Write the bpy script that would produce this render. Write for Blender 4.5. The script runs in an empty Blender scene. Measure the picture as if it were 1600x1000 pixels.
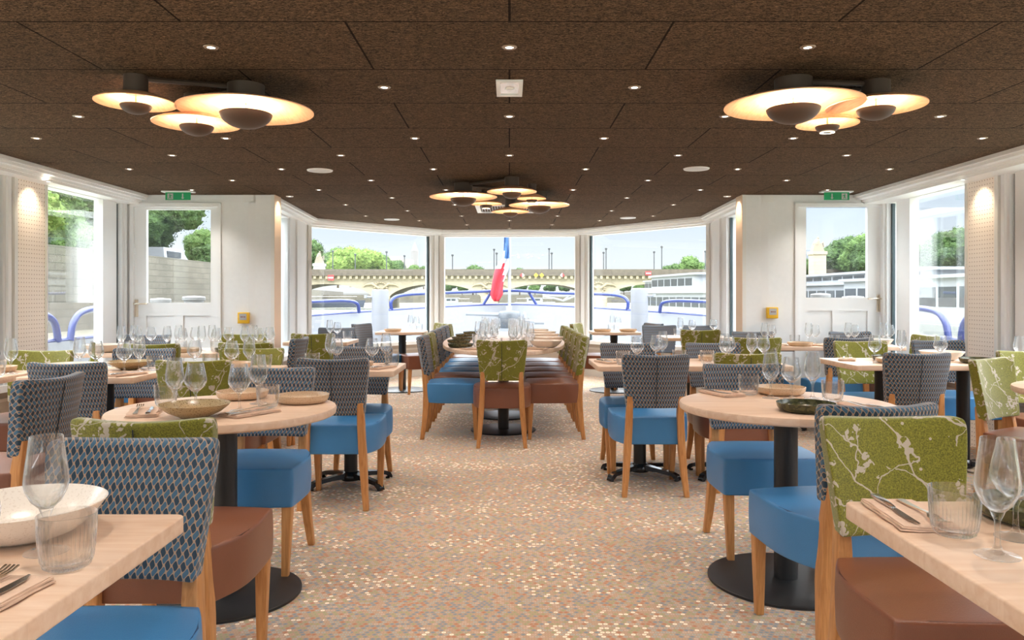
import bpy, bmesh, math, random
from mathutils import Vector, Matrix, noise
R = math.radians
S = bpy.context.scene
COL = S.collection
random.seed(7)

# ------------------------------------------------------------------ camera, world, exposure
cd = bpy.data.cameras.new('camera'); cam = bpy.data.objects.new('camera', cd); COL.objects.link(cam)
F = 1212.0; HY = 462.0; CX = 796.0
cam.location = (0, 0, 1.2); cam.rotation_euler = (R(90), 0, 0)
cd.sensor_width = 36; cd.lens = 36 * F / 1600
cd.shift_y = -(500 - HY) / 1600; cd.shift_x = (800 - CX) / 1600
cd.clip_end = 2000; cd.clip_start = 0.05
S.camera = cam
S.view_settings.view_transform = 'Standard'; S.view_settings.look = 'None'
S.view_settings.gamma = 1; S.view_settings.use_curve_mapping = False
S.view_settings.exposure = 0.52
S.cycles.transparent_max_bounces = 40
S.cycles.max_bounces = 12; S.cycles.transmission_bounces = 12; S.cycles.caustics_refractive = True
S.cycles.use_denoising = True
S.cycles.sample_clamp_indirect = 6

W = bpy.data.worlds.new('world'); S.world = W; W.use_nodes = True
nt = W.node_tree; nt.nodes.clear()
def N(nt, t, **kw):
    n = nt.nodes.new(t)
    for k, v in kw.items():
        if k.startswith('i_'):
            n.inputs[k[2:].replace('_', ' ')].default_value = v
        else: setattr(n, k, v)
    return n
def L(nt, a, b): nt.links.new(a, b)
tc = N(nt, 'ShaderNodeTexCoord'); sp = N(nt, 'ShaderNodeSeparateXYZ'); L(nt, tc.outputs['Generated'], sp.inputs[0])
rp = N(nt, 'ShaderNodeValToRGB'); L(nt, sp.outputs['Z'], rp.inputs[0])
e = rp.color_ramp.elements
SKY = [(0.0, (0.35, 0.35, 0.33)), (0.004, (0.76, 0.78, 0.79)), (0.05, (0.70, 0.75, 0.80)), (0.10, (0.59, 0.68, 0.80)), (0.15, (0.55, 0.66, 0.80)), (0.25, (0.80, 0.88, 0.98)), (0.5, (0.95, 0.97, 1.0))]
e[0].position = SKY[0][0]; e[0].color = (*SKY[0][1], 1)
e[1].position = SKY[-1][0]; e[1].color = (*SKY[-1][1], 1)
for p, c in SKY[1:-1]:
    q = e.new(p); q.color = (*c, 1)
mr = N(nt, 'ShaderNodeMapRange'); mr.inputs['From Min'].default_value = 0.14; mr.inputs['From Max'].default_value = 0.45
mr.inputs['To Min'].default_value = 1.0; mr.inputs['To Max'].default_value = 9.0
L(nt, sp.outputs['Z'], mr.inputs['Value'])
bg = N(nt, 'ShaderNodeBackground'); L(nt, rp.outputs[0], bg.inputs[0]); L(nt, mr.outputs[0], bg.inputs[1])
wo = N(nt, 'ShaderNodeOutputWorld'); L(nt, bg.outputs[0], wo.inputs[0])

sd = bpy.data.lights.new('sun', 'SUN'); sd.energy = 0.5; sd.angle = R(25); sd.color = (1, .97, .92)
sun = bpy.data.objects.new('sun', sd); COL.objects.link(sun); sun.rotation_euler = (R(52), 0, R(-28))

SPOT_W = 16.0      # each recessed ceiling spotlight
LAMP_W = 16.0      # each big ceiling lamp disc

# ------------------------------------------------------------------ materials
MATS = {}
def pm(name, col, rough=.6, metal=0, spec=.5, noise_amt=0, noise_scale=20, bump=0, bump_scale=200, coat=0, sheen=0):
    if name in MATS: return MATS[name]
    m = bpy.data.materials.new(name); m.use_nodes = True; t = m.node_tree
    b = t.nodes['Principled BSDF']
    b.inputs['Base Color'].default_value = (*col, 1); b.inputs['Roughness'].default_value = rough
    b.inputs['Metallic'].default_value = metal; b.inputs['Specular IOR Level'].default_value = spec
    b.inputs['Coat Weight'].default_value = coat; b.inputs['Sheen Weight'].default_value = sheen
    co = N(t, 'ShaderNodeTexCoord')
    nz = N(t, 'ShaderNodeTexNoise'); nz.inputs['Scale'].default_value = noise_scale; nz.inputs['Detail'].default_value = 3
    L(t, co.outputs['Object'], nz.inputs['Vector'])
    hs = N(t, 'ShaderNodeHueSaturation'); hs.inputs['Color'].default_value = (*col, 1)
    mp = N(t, 'ShaderNodeMapRange'); mp.inputs['To Min'].default_value = 1 - noise_amt; mp.inputs['To Max'].default_value = 1 + noise_amt
    mp.inputs['From Min'].default_value = .3; mp.inputs['From Max'].default_value = .7
    L(t, nz.outputs['Fac'], mp.inputs['Value']); L(t, mp.outputs[0], hs.inputs['Value']); L(t, hs.outputs[0], b.inputs['Base Color'])
    if bump:
        n2 = N(t, 'ShaderNodeTexNoise'); n2.inputs['Scale'].default_value = bump_scale
        L(t, co.outputs['Object'], n2.inputs['Vector'])
        bp = N(t, 'ShaderNodeBump'); bp.inputs['Strength'].default_value = bump; bp.inputs['Distance'].default_value = .002
        L(t, n2.outputs['Fac'], bp.inputs['Height']); L(t, bp.outputs[0], b.inputs['Normal'])
    MATS[name] = m; return m
def srgb(r, g, b):
    f = lambda c: ((c / 255 + .055) / 1.055) ** 2.4 if c > 10 else c / 255 / 12.92
    return (f(r), f(g), f(b))

white = pm('white_paint', (.86, .875, .88), .45)
wallw = pm('wall_white', (.85, .87, .875), .55, noise_amt=.015)
cream = pm('cream_frame', (.84, .84, .81), .45)
offw = pm('cornice_white', (.87, .88, .87), .4)
gasket = pm('gasket_dark', (.05, .075, .085), .4)
taupe = pm('dado_taupe', (.42, .35, .28), .6)
black = pm('black_metal', (.012, .012, .013), .38, spec=.5, bump=.5, bump_scale=500)
blackg = pm('black_gloss', (.010, .010, .012), .22)
bronze = pm('bronze_dome', (.07, .045, .032), .5)
copper = pm('canopy_brown', (.075, .05, .038), .5)
steel = pm('steel', (.62, .60, .58), .18, metal=1)
brass = pm('warm_steel', (.72, .62, .50), .2, metal=1)
bluel = pm('blue_leather', srgb(58, 124, 176), .36, spec=.6, noise_amt=.05, noise_scale=6, bump=.35, bump_scale=420)
brownl = pm('brown_leather', srgb(124, 74, 50), .34, spec=.6, noise_amt=.06, noise_scale=6, bump=.35, bump_scale=420)
thread_b = pm('blue_piping', srgb(24, 66, 108), .6)
thread_r = pm('brown_piping', srgb(70, 36, 24), .6)
deckm = pm('deck_grey', (.26, .27, .28), .7)
boatw = pm('boat_white', (.215, .225, .245), .45)
raill = pm('rail_blue', srgb(24, 42, 104), .35)
greym = pm('grey_metal', (.22, .24, .27), .5)
yellow = pm('yellow_plastic', srgb(235, 185, 40), .5)
redm = pm('red_paint', srgb(215, 45, 50), .6)
exitg = pm('exit_green', srgb(20, 150, 95), .5)
plw = pm('sign_white', (.45, .45, .45), .5)
fwhite = pm('flag_white', (.38, .38, .40), .8); fblue = pm('flag_blue', srgb(54, 90, 138), .8); fred = pm('flag_red', srgb(165, 28, 44), .8)

def woodmat(name, c1, c2, rough, scale, axis=0, stretch=14, planks=0):
    m = bpy.data.materials.new(name); m.use_nodes = True; t = m.node_tree; b = t.nodes['Principled BSDF']
    co = N(t, 'ShaderNodeTexCoord'); mp = N(t, 'ShaderNodeMapping'); s = [stretch] * 3; s[axis] = 1
    mp.inputs['Scale'].default_value = s; L(t, co.outputs['Object'], mp.inputs[0])
    nz = N(t, 'ShaderNodeTexNoise'); nz.inputs['Scale'].default_value = scale; nz.inputs['Detail'].default_value = 5; nz.inputs['Distortion'].default_value = .6
    L(t, mp.outputs[0], nz.inputs['Vector'])
    r = N(t, 'ShaderNodeValToRGB'); r.color_ramp.elements[0].position = .3; r.color_ramp.elements[1].position = .7
    r.color_ramp.elements[0].color = (*c1, 1); r.color_ramp.elements[1].color = (*c2, 1)
    L(t, nz.outputs['Fac'], r.inputs[0]); out = r.outputs[0]
    if planks:
        bt = N(t, 'ShaderNodeTexBrick'); bt.inputs['Scale'].default_value = 1; bt.inputs['Brick Width'].default_value = .9
        bt.inputs['Row Height'].default_value = planks; bt.inputs['Mortar Size'].default_value = 0.0006
        bt.inputs['Color1'].default_value = (1, 1, 1, 1); bt.inputs['Color2'].default_value = (.90, .87, .84, 1); bt.inputs['Mortar'].default_value = (.90, .87, .84, 1)
        ma = N(t, 'ShaderNodeVectorMath', operation='ADD'); ma.inputs[1].default_value = (10, 10, 0)
        L(t, co.outputs['Object'], ma.inputs[0]); L(t, ma.outputs[0], bt.inputs['Vector'])
        mx = N(t, 'ShaderNodeMix', data_type='RGBA', blend_type='MULTIPLY'); mx.inputs['Factor'].default_value = 1
        L(t, out, mx.inputs[6]); L(t, bt.outputs['Color'], mx.inputs[7]); out = mx.outputs[2]
    L(t, out, b.inputs['Base Color']); b.inputs['Roughness'].default_value = rough; b.inputs['Specular IOR Level'].default_value = .4
    MATS[name] = m; return m
topm = woodmat('table_beech', srgb(232, 196, 166), srgb(246, 218, 194), .34, 5, 0, 9, .11)
legm = woodmat('leg_wood', srgb(176, 118, 66), srgb(206, 148, 92), .42, 8, 2, 12)
veneer = woodmat('lamp_veneer', srgb(232, 176, 138), srgb(246, 200, 166), .6, 9, 1, 10)

def math_n(t, op, a, b=None, c=None):
    n = N(t, 'ShaderNodeMath', operation=op)
    for i, v in enumerate([a, b, c]):
        if v is None: continue
        if isinstance(v, (int, float)): n.inputs[i].default_value = v
        else: L(t, v, n.inputs[i])
    return n.outputs[0]
def mixc(t, f, a, b):
    n = N(t, 'ShaderNodeMix', data_type='RGBA')
    if isinstance(f, (int, float)): n.inputs[0].default_value = f
    else: L(t, f, n.inputs[0])
    for i, v in ((6, a), (7, b)):
        if isinstance(v, tuple): n.inputs[i].default_value = (*v, 1)
        else: L(t, v, n.inputs[i])
    return n.outputs[2]

def blue_fabric():
    m = bpy.data.materials.new('blue_lozenge_fabric'); m.use_nodes = True; t = m.node_tree; b = t.nodes['Principled BSDF']
    co = N(t, 'ShaderNodeTexCoord'); s = N(t, 'ShaderNodeSeparateXYZ'); L(t, co.outputs['Object'], s.inputs[0])
    nz = N(t, 'ShaderNodeTexNoise'); nz.inputs['Scale'].default_value = 90; L(t, co.outputs['Object'], nz.inputs['Vector'])
    j = math_n(t, 'MULTIPLY', math_n(t, 'SUBTRACT', nz.outputs['Fac'], .5), .35)
    xx = math_n(t, 'ADD', s.outputs['X'], math_n(t, 'MULTIPLY', s.outputs['Y'], .6))
    u = math_n(t, 'ADD', math_n(t, 'MULTIPLY', math_n(t, 'ADD', xx, math_n(t, 'MULTIPLY', s.outputs['Z'], .30)), 2 * math.pi / .0175), j)
    v = math_n(t, 'MULTIPLY', s.outputs['Z'], 2 * math.pi / .029)
    f = math_n(t, 'ADD', math_n(t, 'MULTIPLY', math_n(t, 'COSINE', u), 1.0), math_n(t, 'MULTIPLY', math_n(t, 'COSINE', math_n(t, 'ADD', v, math_n(t, 'MULTIPLY', math_n(t, 'SINE', u), .55))), 1.0))
    ln = math_n(t, 'LESS_THAN', math_n(t, 'ABSOLUTE', f), .34)
    side = math_n(t, 'GREATER_THAN', f, 0)
    c = mixc(t, side, srgb(30, 58, 76), srgb(62, 100, 126))
    c = mixc(t, ln, c, srgb(168, 142, 118))
    L(t, c, b.inputs['Base Color']); b.inputs['Roughness'].default_value = .85; b.inputs['Sheen Weight'].default_value = .25
    bp = N(t, 'ShaderNodeBump'); bp.inputs['Strength'].default_value = .3; bp.inputs['Distance'].default_value = .001; L(t, ln, bp.inputs['Height']); L(t, bp.outputs[0], b.inputs['Normal'])
    MATS['bf'] = m; return m
def green_fabric():
    m = bpy.data.materials.new('green_blossom_fabric'); m.use_nodes = True; t = m.node_tree; b = t.nodes['Principled BSDF']
    co = N(t, 'ShaderNodeTexCoord')
    sx = N(t, 'ShaderNodeSeparateXYZ'); L(t, co.outputs['Object'], sx.inputs[0])
    lo = N(t, 'ShaderNodeTexNoise'); lo.inputs['Scale'].default_value = 6; lo.inputs['Detail'].default_value = 4; lo.inputs['Roughness'].default_value = .45; L(t, co.outputs['Object'], lo.inputs['Vector'])
    msk = N(t, 'ShaderNodeTexNoise'); msk.inputs['Scale'].default_value = 9; L(t, co.outputs['Object'], msk.inputs['Vector'])
    ls = N(t, 'ShaderNodeSeparateColor'); L(t, lo.outputs['Color'], ls.inputs[0]); lch = [ls.outputs[i] for i in range(3)]
    ms = N(t, 'ShaderNodeSeparateColor'); L(t, msk.outputs['Color'], ms.inputs[0]); mch = [ms.outputs[i] for i in range(3)]
    def fam(rot, P, w, amp, ch, ph, thr):
        c_, s_ = math.cos(R(rot)), math.sin(R(rot))
        d = math_n(t, 'ADD', math_n(t, 'MULTIPLY', sx.outputs['X'], c_ / P), math_n(t, 'MULTIPLY', sx.outputs['Z'], s_ / P))
        d = math_n(t, 'ADD', math_n(t, 'ADD', d, ph + 40), math_n(t, 'MULTIPLY', lch[ch], amp / P))
        ln = math_n(t, 'LESS_THAN', math_n(t, 'ABSOLUTE', math_n(t, 'SUBTRACT', math_n(t, 'FRACT', d), .5)), w / P / 2)
        return math_n(t, 'MULTIPLY', ln, math_n(t, 'GREATER_THAN', mch[ch], thr))
    b1 = math_n(t, 'MAXIMUM', fam(-38, .15, .0068, .22, 0, .1, .36), fam(-62, .17, .0046, .30, 1, .35, .44))
    b2 = math_n(t, 'MAXIMUM', fam(40, .21, .0038, .34, 2, .6, .46), fam(5, .24, .0042, .30, 1, .2, .50))
    # blossoms: petals = small voronoi blobs gathered inside bigger voronoi blobs
    big = N(t, 'ShaderNodeTexVoronoi'); big.inputs['Scale'].default_value = 15; L(t, co.outputs['Object'], big.inputs['Vector'])
    dn = N(t, 'ShaderNodeTexNoise'); dn.inputs['Scale'].default_value = 60; L(t, co.outputs['Object'], dn.inputs['Vector'])
    d2 = math_n(t, 'ADD', big.outputs['Distance'], math_n(t, 'MULTIPLY', math_n(t, 'SUBTRACT', dn.outputs['Fac'], .5), .35))
    bl = math_n(t, 'LESS_THAN', d2, .31)
    sm = N(t, 'ShaderNodeTexVoronoi'); sm.inputs['Scale'].default_value = 62; L(t, co.outputs['Object'], sm.inputs['Vector'])
    bl = math_n(t, 'MULTIPLY', bl, math_n(t, 'LESS_THAN', sm.outputs['Distance'], .55))
    mid = N(t, 'ShaderNodeTexVoronoi'); mid.inputs['Scale'].default_value = 34; L(t, co.outputs['Object'], mid.inputs['Vector'])
    bud = math_n(t, 'MULTIPLY', math_n(t, 'LESS_THAN', mid.outputs['Distance'], .17), math_n(t, 'GREATER_THAN', msk.outputs['Fac'], .52))
    allm = math_n(t, 'MAXIMUM', math_n(t, 'MAXIMUM', b1, b2), math_n(t, 'MAXIMUM', bl, bud))
    fz = N(t, 'ShaderNodeTexNoise'); fz.inputs['Scale'].default_value = 260; L(t, co.outputs['Object'], fz.inputs['Vector'])
    base = mixc(t, math_n(t, 'MULTIPLY', math_n(t, 'SUBTRACT', fz.outputs['Fac'], .35), 3), srgb(96, 94, 8), srgb(144, 142, 36))
    c = mixc(t, allm, base, srgb(190, 178, 160))
    L(t, c, b.inputs['Base Color']); b.inputs['Roughness'].default_value = .8; b.inputs['Sheen Weight'].default_value = .4
    bp = N(t, 'ShaderNodeBump'); bp.inputs['Strength'].default_value = .3; bp.inputs['Distance'].default_value = .001; L(t, fz.outputs['Fac'], bp.inputs['Height']); L(t, bp.outputs[0], b.inputs['Normal'])
    MATS['gf'] = m; return m
BF = blue_fabric(); GF = green_fabric()

def carpet_mat():
    m = bpy.data.materials.new('carpet'); m.use_nodes = True; t = m.node_tree; b = t.nodes['Principled BSDF']
    co = N(t, 'ShaderNodeTexCoord'); s = N(t, 'ShaderNodeSeparateXYZ'); L(t, co.outputs['Object'], s.inputs[0])
    P = .0195
    y = math_n(t, 'DIVIDE', s.outputs['Y'], P * .9)
    x = math_n(t, 'ADD', math_n(t, 'DIVIDE', s.outputs['X'], P), math_n(t, 'MULTIPLY', math_n(t, 'FLOORED_MODULO', math_n(t, 'FLOOR', y), 2), .5))
    cx = math_n(t, 'FLOOR', x); cy = math_n(t, 'FLOOR', y)
    cb = N(t, 'ShaderNodeCombineXYZ'); L(t, cx, cb.inputs[0]); L(t, cy, cb.inputs[1])
    wn = N(t, 'ShaderNodeTexWhiteNoise', noise_dimensions='3D'); L(t, cb.outputs[0], wn.inputs['Vector'])
    big = N(t, 'ShaderNodeTexNoise'); big.inputs['Scale'].default_value = 2.2; big.inputs['Detail'].default_value = 4
    sc = N(t, 'ShaderNodeMapping'); sc.inputs['Scale'].default_value = (.5, 1.3, 1); L(t, co.outputs['Object'], sc.inputs[0]); L(t, sc.outputs[0], big.inputs['Vector'])
    v = math_n(t, 'ADD', wn.outputs['Value'], math_n(t, 'MULTIPLY', math_n(t, 'SUBTRACT', big.outputs['Fac'], .5), .9))
    r = N(t, 'ShaderNodeValToRGB'); r.color_ramp.interpolation = 'CONSTANT'
    cols = [(0, srgb(134, 142, 144)), (.20, srgb(176, 168, 152)), (.40, srgb(166, 160, 116)), (.56, srgb(190, 156, 124)), (.70, srgb(188, 124, 86)), (.82, srgb(200, 170, 146)), (.94, srgb(255, 238, 212))]
    el = r.color_ramp.elements; el[0].color = (*cols[0][1], 1); el[1].position = cols[-1][0]; el[1].color = (*cols[-1][1], 1)
    for p, c in cols[1:-1]:
        q = el.new(p); q.color = (*c, 1)
    L(t, v, r.inputs[0])
    fx = math_n(t, 'SUBTRACT', math_n(t, 'FRACT', x), .5); fy = math_n(t, 'SUBTRACT', math_n(t, 'FRACT', y), .5)
    d = math_n(t, 'SQRT', math_n(t, 'ADD', math_n(t, 'MULTIPLY', fx, fx), math_n(t, 'MULTIPLY', fy, fy)))
    inside = math_n(t, 'LESS_THAN', d, .43)
    core = math_n(t, 'LESS_THAN', d, .17)
    c = mixc(t, inside, srgb(180, 146, 120), r.outputs[0])
    c = mixc(t, math_n(t, 'MULTIPLY', core, .35), c, srgb(110, 100, 80))
    L(t, c, b.inputs['Base Color']); b.inputs['Roughness'].default_value = .95; b.inputs['Sheen Weight'].default_value = .2; b.inputs['Specular IOR Level'].default_value = .15
    return m
def ceiling_mat():
    m = bpy.data.materials.new('wood_wool_ceiling'); m.use_nodes = True; t = m.node_tree; b = t.nodes['Principled BSDF']
    co = N(t, 'ShaderNodeTexCoord')
    ma = N(t, 'ShaderNodeVectorMath', operation='ADD'); ma.inputs[1].default_value = (12, 12 - 2.83, 0); L(t, co.outputs['Object'], ma.inputs[0])
    bt = N(t, 'ShaderNodeTexBrick'); bt.inputs['Scale'].default_value = 1; bt.inputs['Brick Width'].default_value = 1.2; bt.inputs['Row Height'].default_value = .6
    bt.inputs['Mortar Size'].default_value = .0045; bt.inputs['Mortar Smooth'].default_value = 0; L(t, ma.outputs[0], bt.inputs['Vector'])
    bt.inputs['Color1'].default_value = (1, 1, 1, 1); bt.inputs['Color2'].default_value = (.86, .86, .86, 1); bt.inputs['Mortar'].default_value = (.12, .1, .1, 1)
    def fib(rot, sx):
        mp = N(t, 'ShaderNodeMapping'); mp.inputs['Rotation'].default_value = (0, 0, R(rot)); mp.inputs['Scale'].default_value = (1, sx, 1); L(t, co.outputs['Object'], mp.inputs[0])
        nz = N(t, 'ShaderNodeTexNoise'); nz.inputs['Scale'].default_value = 38; nz.inputs['Detail'].default_value = 3; nz.inputs['Distortion'].default_value = 2.2
        L(t, mp.outputs[0], nz.inputs['Vector']); return nz.outputs['Fac']
    f = math_n(t, 'MAXIMUM', math_n(t, 'MAXIMUM', fib(20, 5), fib(-50, 5)), fib(95, 4))
    r = N(t, 'ShaderNodeValToRGB'); r.color_ramp.elements[0].position = .52; r.color_ramp.elements[1].position = .70
    r.color_ramp.elements[0].color = (*srgb(42, 34, 27), 1); r.color_ramp.elements[1].color = (*srgb(146, 118, 92), 1); L(t, f, r.inputs[0])
    mx = N(t, 'ShaderNodeMix', data_type='RGBA', blend_type='MULTIPLY'); mx.inputs[0].default_value = 1; L(t, r.outputs[0], mx.inputs[6]); L(t, bt.outputs['Color'], mx.inputs[7])
    L(t, mx.outputs[2], b.inputs['Base Color']); b.inputs['Roughness'].default_value = .95; b.inputs['Specular IOR Level'].default_value = .1
    bp = N(t, 'ShaderNodeBump'); bp.inputs['Strength'].default_value = .6; bp.inputs['Distance'].default_value = .004; L(t, f, bp.inputs['Height']); L(t, bp.outputs[0], b.inputs['Normal'])
    return m
def perf_mat():
    m = bpy.data.materials.new('perforated_panel'); m.use_nodes = True; t = m.node_tree; b = t.nodes['Principled BSDF']
    co = N(t, 'ShaderNodeTexCoord'); s = N(t, 'ShaderNodeSeparateXYZ'); L(t, co.outputs['Object'], s.inputs[0])
    P = .033
    a = math_n(t, 'SUBTRACT', math_n(t, 'FRACT', math_n(t, 'DIVIDE', s.outputs['Y'], P)), .5); c = math_n(t, 'SUBTRACT', math_n(t, 'FRACT', math_n(t, 'DIVIDE', s.outputs['Z'], P)), .5)
    d = math_n(t, 'SQRT', math_n(t, 'ADD', math_n(t, 'MULTIPLY', a, a), math_n(t, 'MULTIPLY', c, c)))
    L(t, mixc(t, math_n(t, 'LESS_THAN', d, .14), srgb(250, 240, 228), srgb(176, 156, 140)), b.inputs['Base Color']); b.inputs['Roughness'].default_value = .6
    return m
def thin_glass(name, tint, edge, base, rough=.02):
    m = bpy.data.materials.new(name); m.use_nodes = True; t = m.node_tree; t.nodes.clear()
    o = N(t, 'ShaderNodeOutputMaterial'); tr = N(t, 'ShaderNodeBsdfTransparent'); tr.inputs[0].default_value = (*tint, 1)
    gl = N(t, 'ShaderNodeBsdfGlossy'); gl.inputs['Roughness'].default_value = rough; gl.inputs[0].default_value = (1, 1, 1, 1)
    lw = N(t, 'ShaderNodeLayerWeight'); lw.inputs['Blend'].default_value = .5
    f = math_n(t, 'ADD', math_n(t, 'MULTIPLY', math_n(t, 'POWER', lw.outputs['Facing'], 2.6), edge), base)
    mx = N(t, 'ShaderNodeMixShader'); L(t, f, mx.inputs[0]); L(t, tr.outputs[0], mx.inputs[1]); L(t, gl.outputs[0], mx.inputs[2]); L(t, mx.outputs[0], o.inputs[0])
    return m
PANE = thin_glass('window_glass', (.97, .985, .98), .55, .025, .0)
def ware_glass():
    m = bpy.data.materials.new('table_glass'); m.use_nodes = True; t = m.node_tree; t.nodes.clear()
    o = N(t, 'ShaderNodeOutputMaterial'); tr = N(t, 'ShaderNodeBsdfTransparent'); tr.inputs[0].default_value = (.985, .99, .99, 1)
    gl = N(t, 'ShaderNodeBsdfGlass'); gl.inputs['Roughness'].default_value = .0; gl.inputs['IOR'].default_value = 1.45
    lw = N(t, 'ShaderNodeLayerWeight'); lw.inputs['Blend'].default_value = .5
    f = math_n(t, 'MINIMUM', math_n(t, 'ADD', math_n(t, 'MULTIPLY', math_n(t, 'POWER', lw.outputs['Facing'], 2.2), 1.2), .12), 1)
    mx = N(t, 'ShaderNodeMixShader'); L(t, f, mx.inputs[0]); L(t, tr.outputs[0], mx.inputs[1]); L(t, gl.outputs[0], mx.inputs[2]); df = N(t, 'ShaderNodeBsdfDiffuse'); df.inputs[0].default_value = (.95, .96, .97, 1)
    m2 = N(t, 'ShaderNodeMixShader'); L(t, math_n(t, 'MULTIPLY', math_n(t, 'POWER', lw.outputs['Facing'], 5), .5), m2.inputs[0]); L(t, mx.outputs[0], m2.inputs[1]); L(t, df.outputs[0], m2.inputs[2]); L(t, m2.outputs[0], o.inputs[0])  # white diffuse painted on grazing edges as window light caught in the glass
    return m
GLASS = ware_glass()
def emit(name, col, st):
    m = bpy.data.materials.new(name); m.use_nodes = True; t = m.node_tree; t.nodes.clear()
    o = N(t, 'ShaderNodeOutputMaterial'); em = N(t, 'ShaderNodeEmission'); em.inputs[0].default_value = (*col, 1); em.inputs[1].default_value = st; L(t, em.outputs[0], o.inputs[0]); return m
EM_SPOT = emit('spot_emitter', (1, .88, .72), 14); EM_RING = emit('lamp_bulb', (1, .78, .52), 10)
def ceramic(name, c1, c2, scale=220, thr=.62, rough=.25):
    m = bpy.data.materials.new(name); m.use_nodes = True; t = m.node_tree; b = t.nodes['Principled BSDF']; co = N(t, 'ShaderNodeTexCoord')
    nz = N(t, 'ShaderNodeTexNoise'); nz.inputs['Scale'].default_value = scale; nz.inputs['Detail'].default_value = 1; L(t, co.outputs['Object'], nz.inputs['Vector'])
    L(t, mixc(t, math_n(t, 'GREATER_THAN', nz.outputs['Fac'], thr), c1, c2), b.inputs['Base Color']); b.inputs['Roughness'].default_value = rough; return m
CER = {'speckled': ceramic('speckled_stoneware', srgb(172, 150, 112), srgb(120, 96, 64)), 'beige': ceramic('beige_stoneware', srgb(214, 186, 154), srgb(190, 160, 128)),
       'green': ceramic('green_stoneware', srgb(84, 82, 48), srgb(58, 60, 36), 60, .5), 'white': ceramic('white_stoneware', srgb(238, 228, 216), srgb(226, 214, 200))}
LINEN = pm('linen', srgb(222, 190, 166), .9, noise_amt=.06, noise_scale=80, bump=.4, bump_scale=600)

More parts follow.
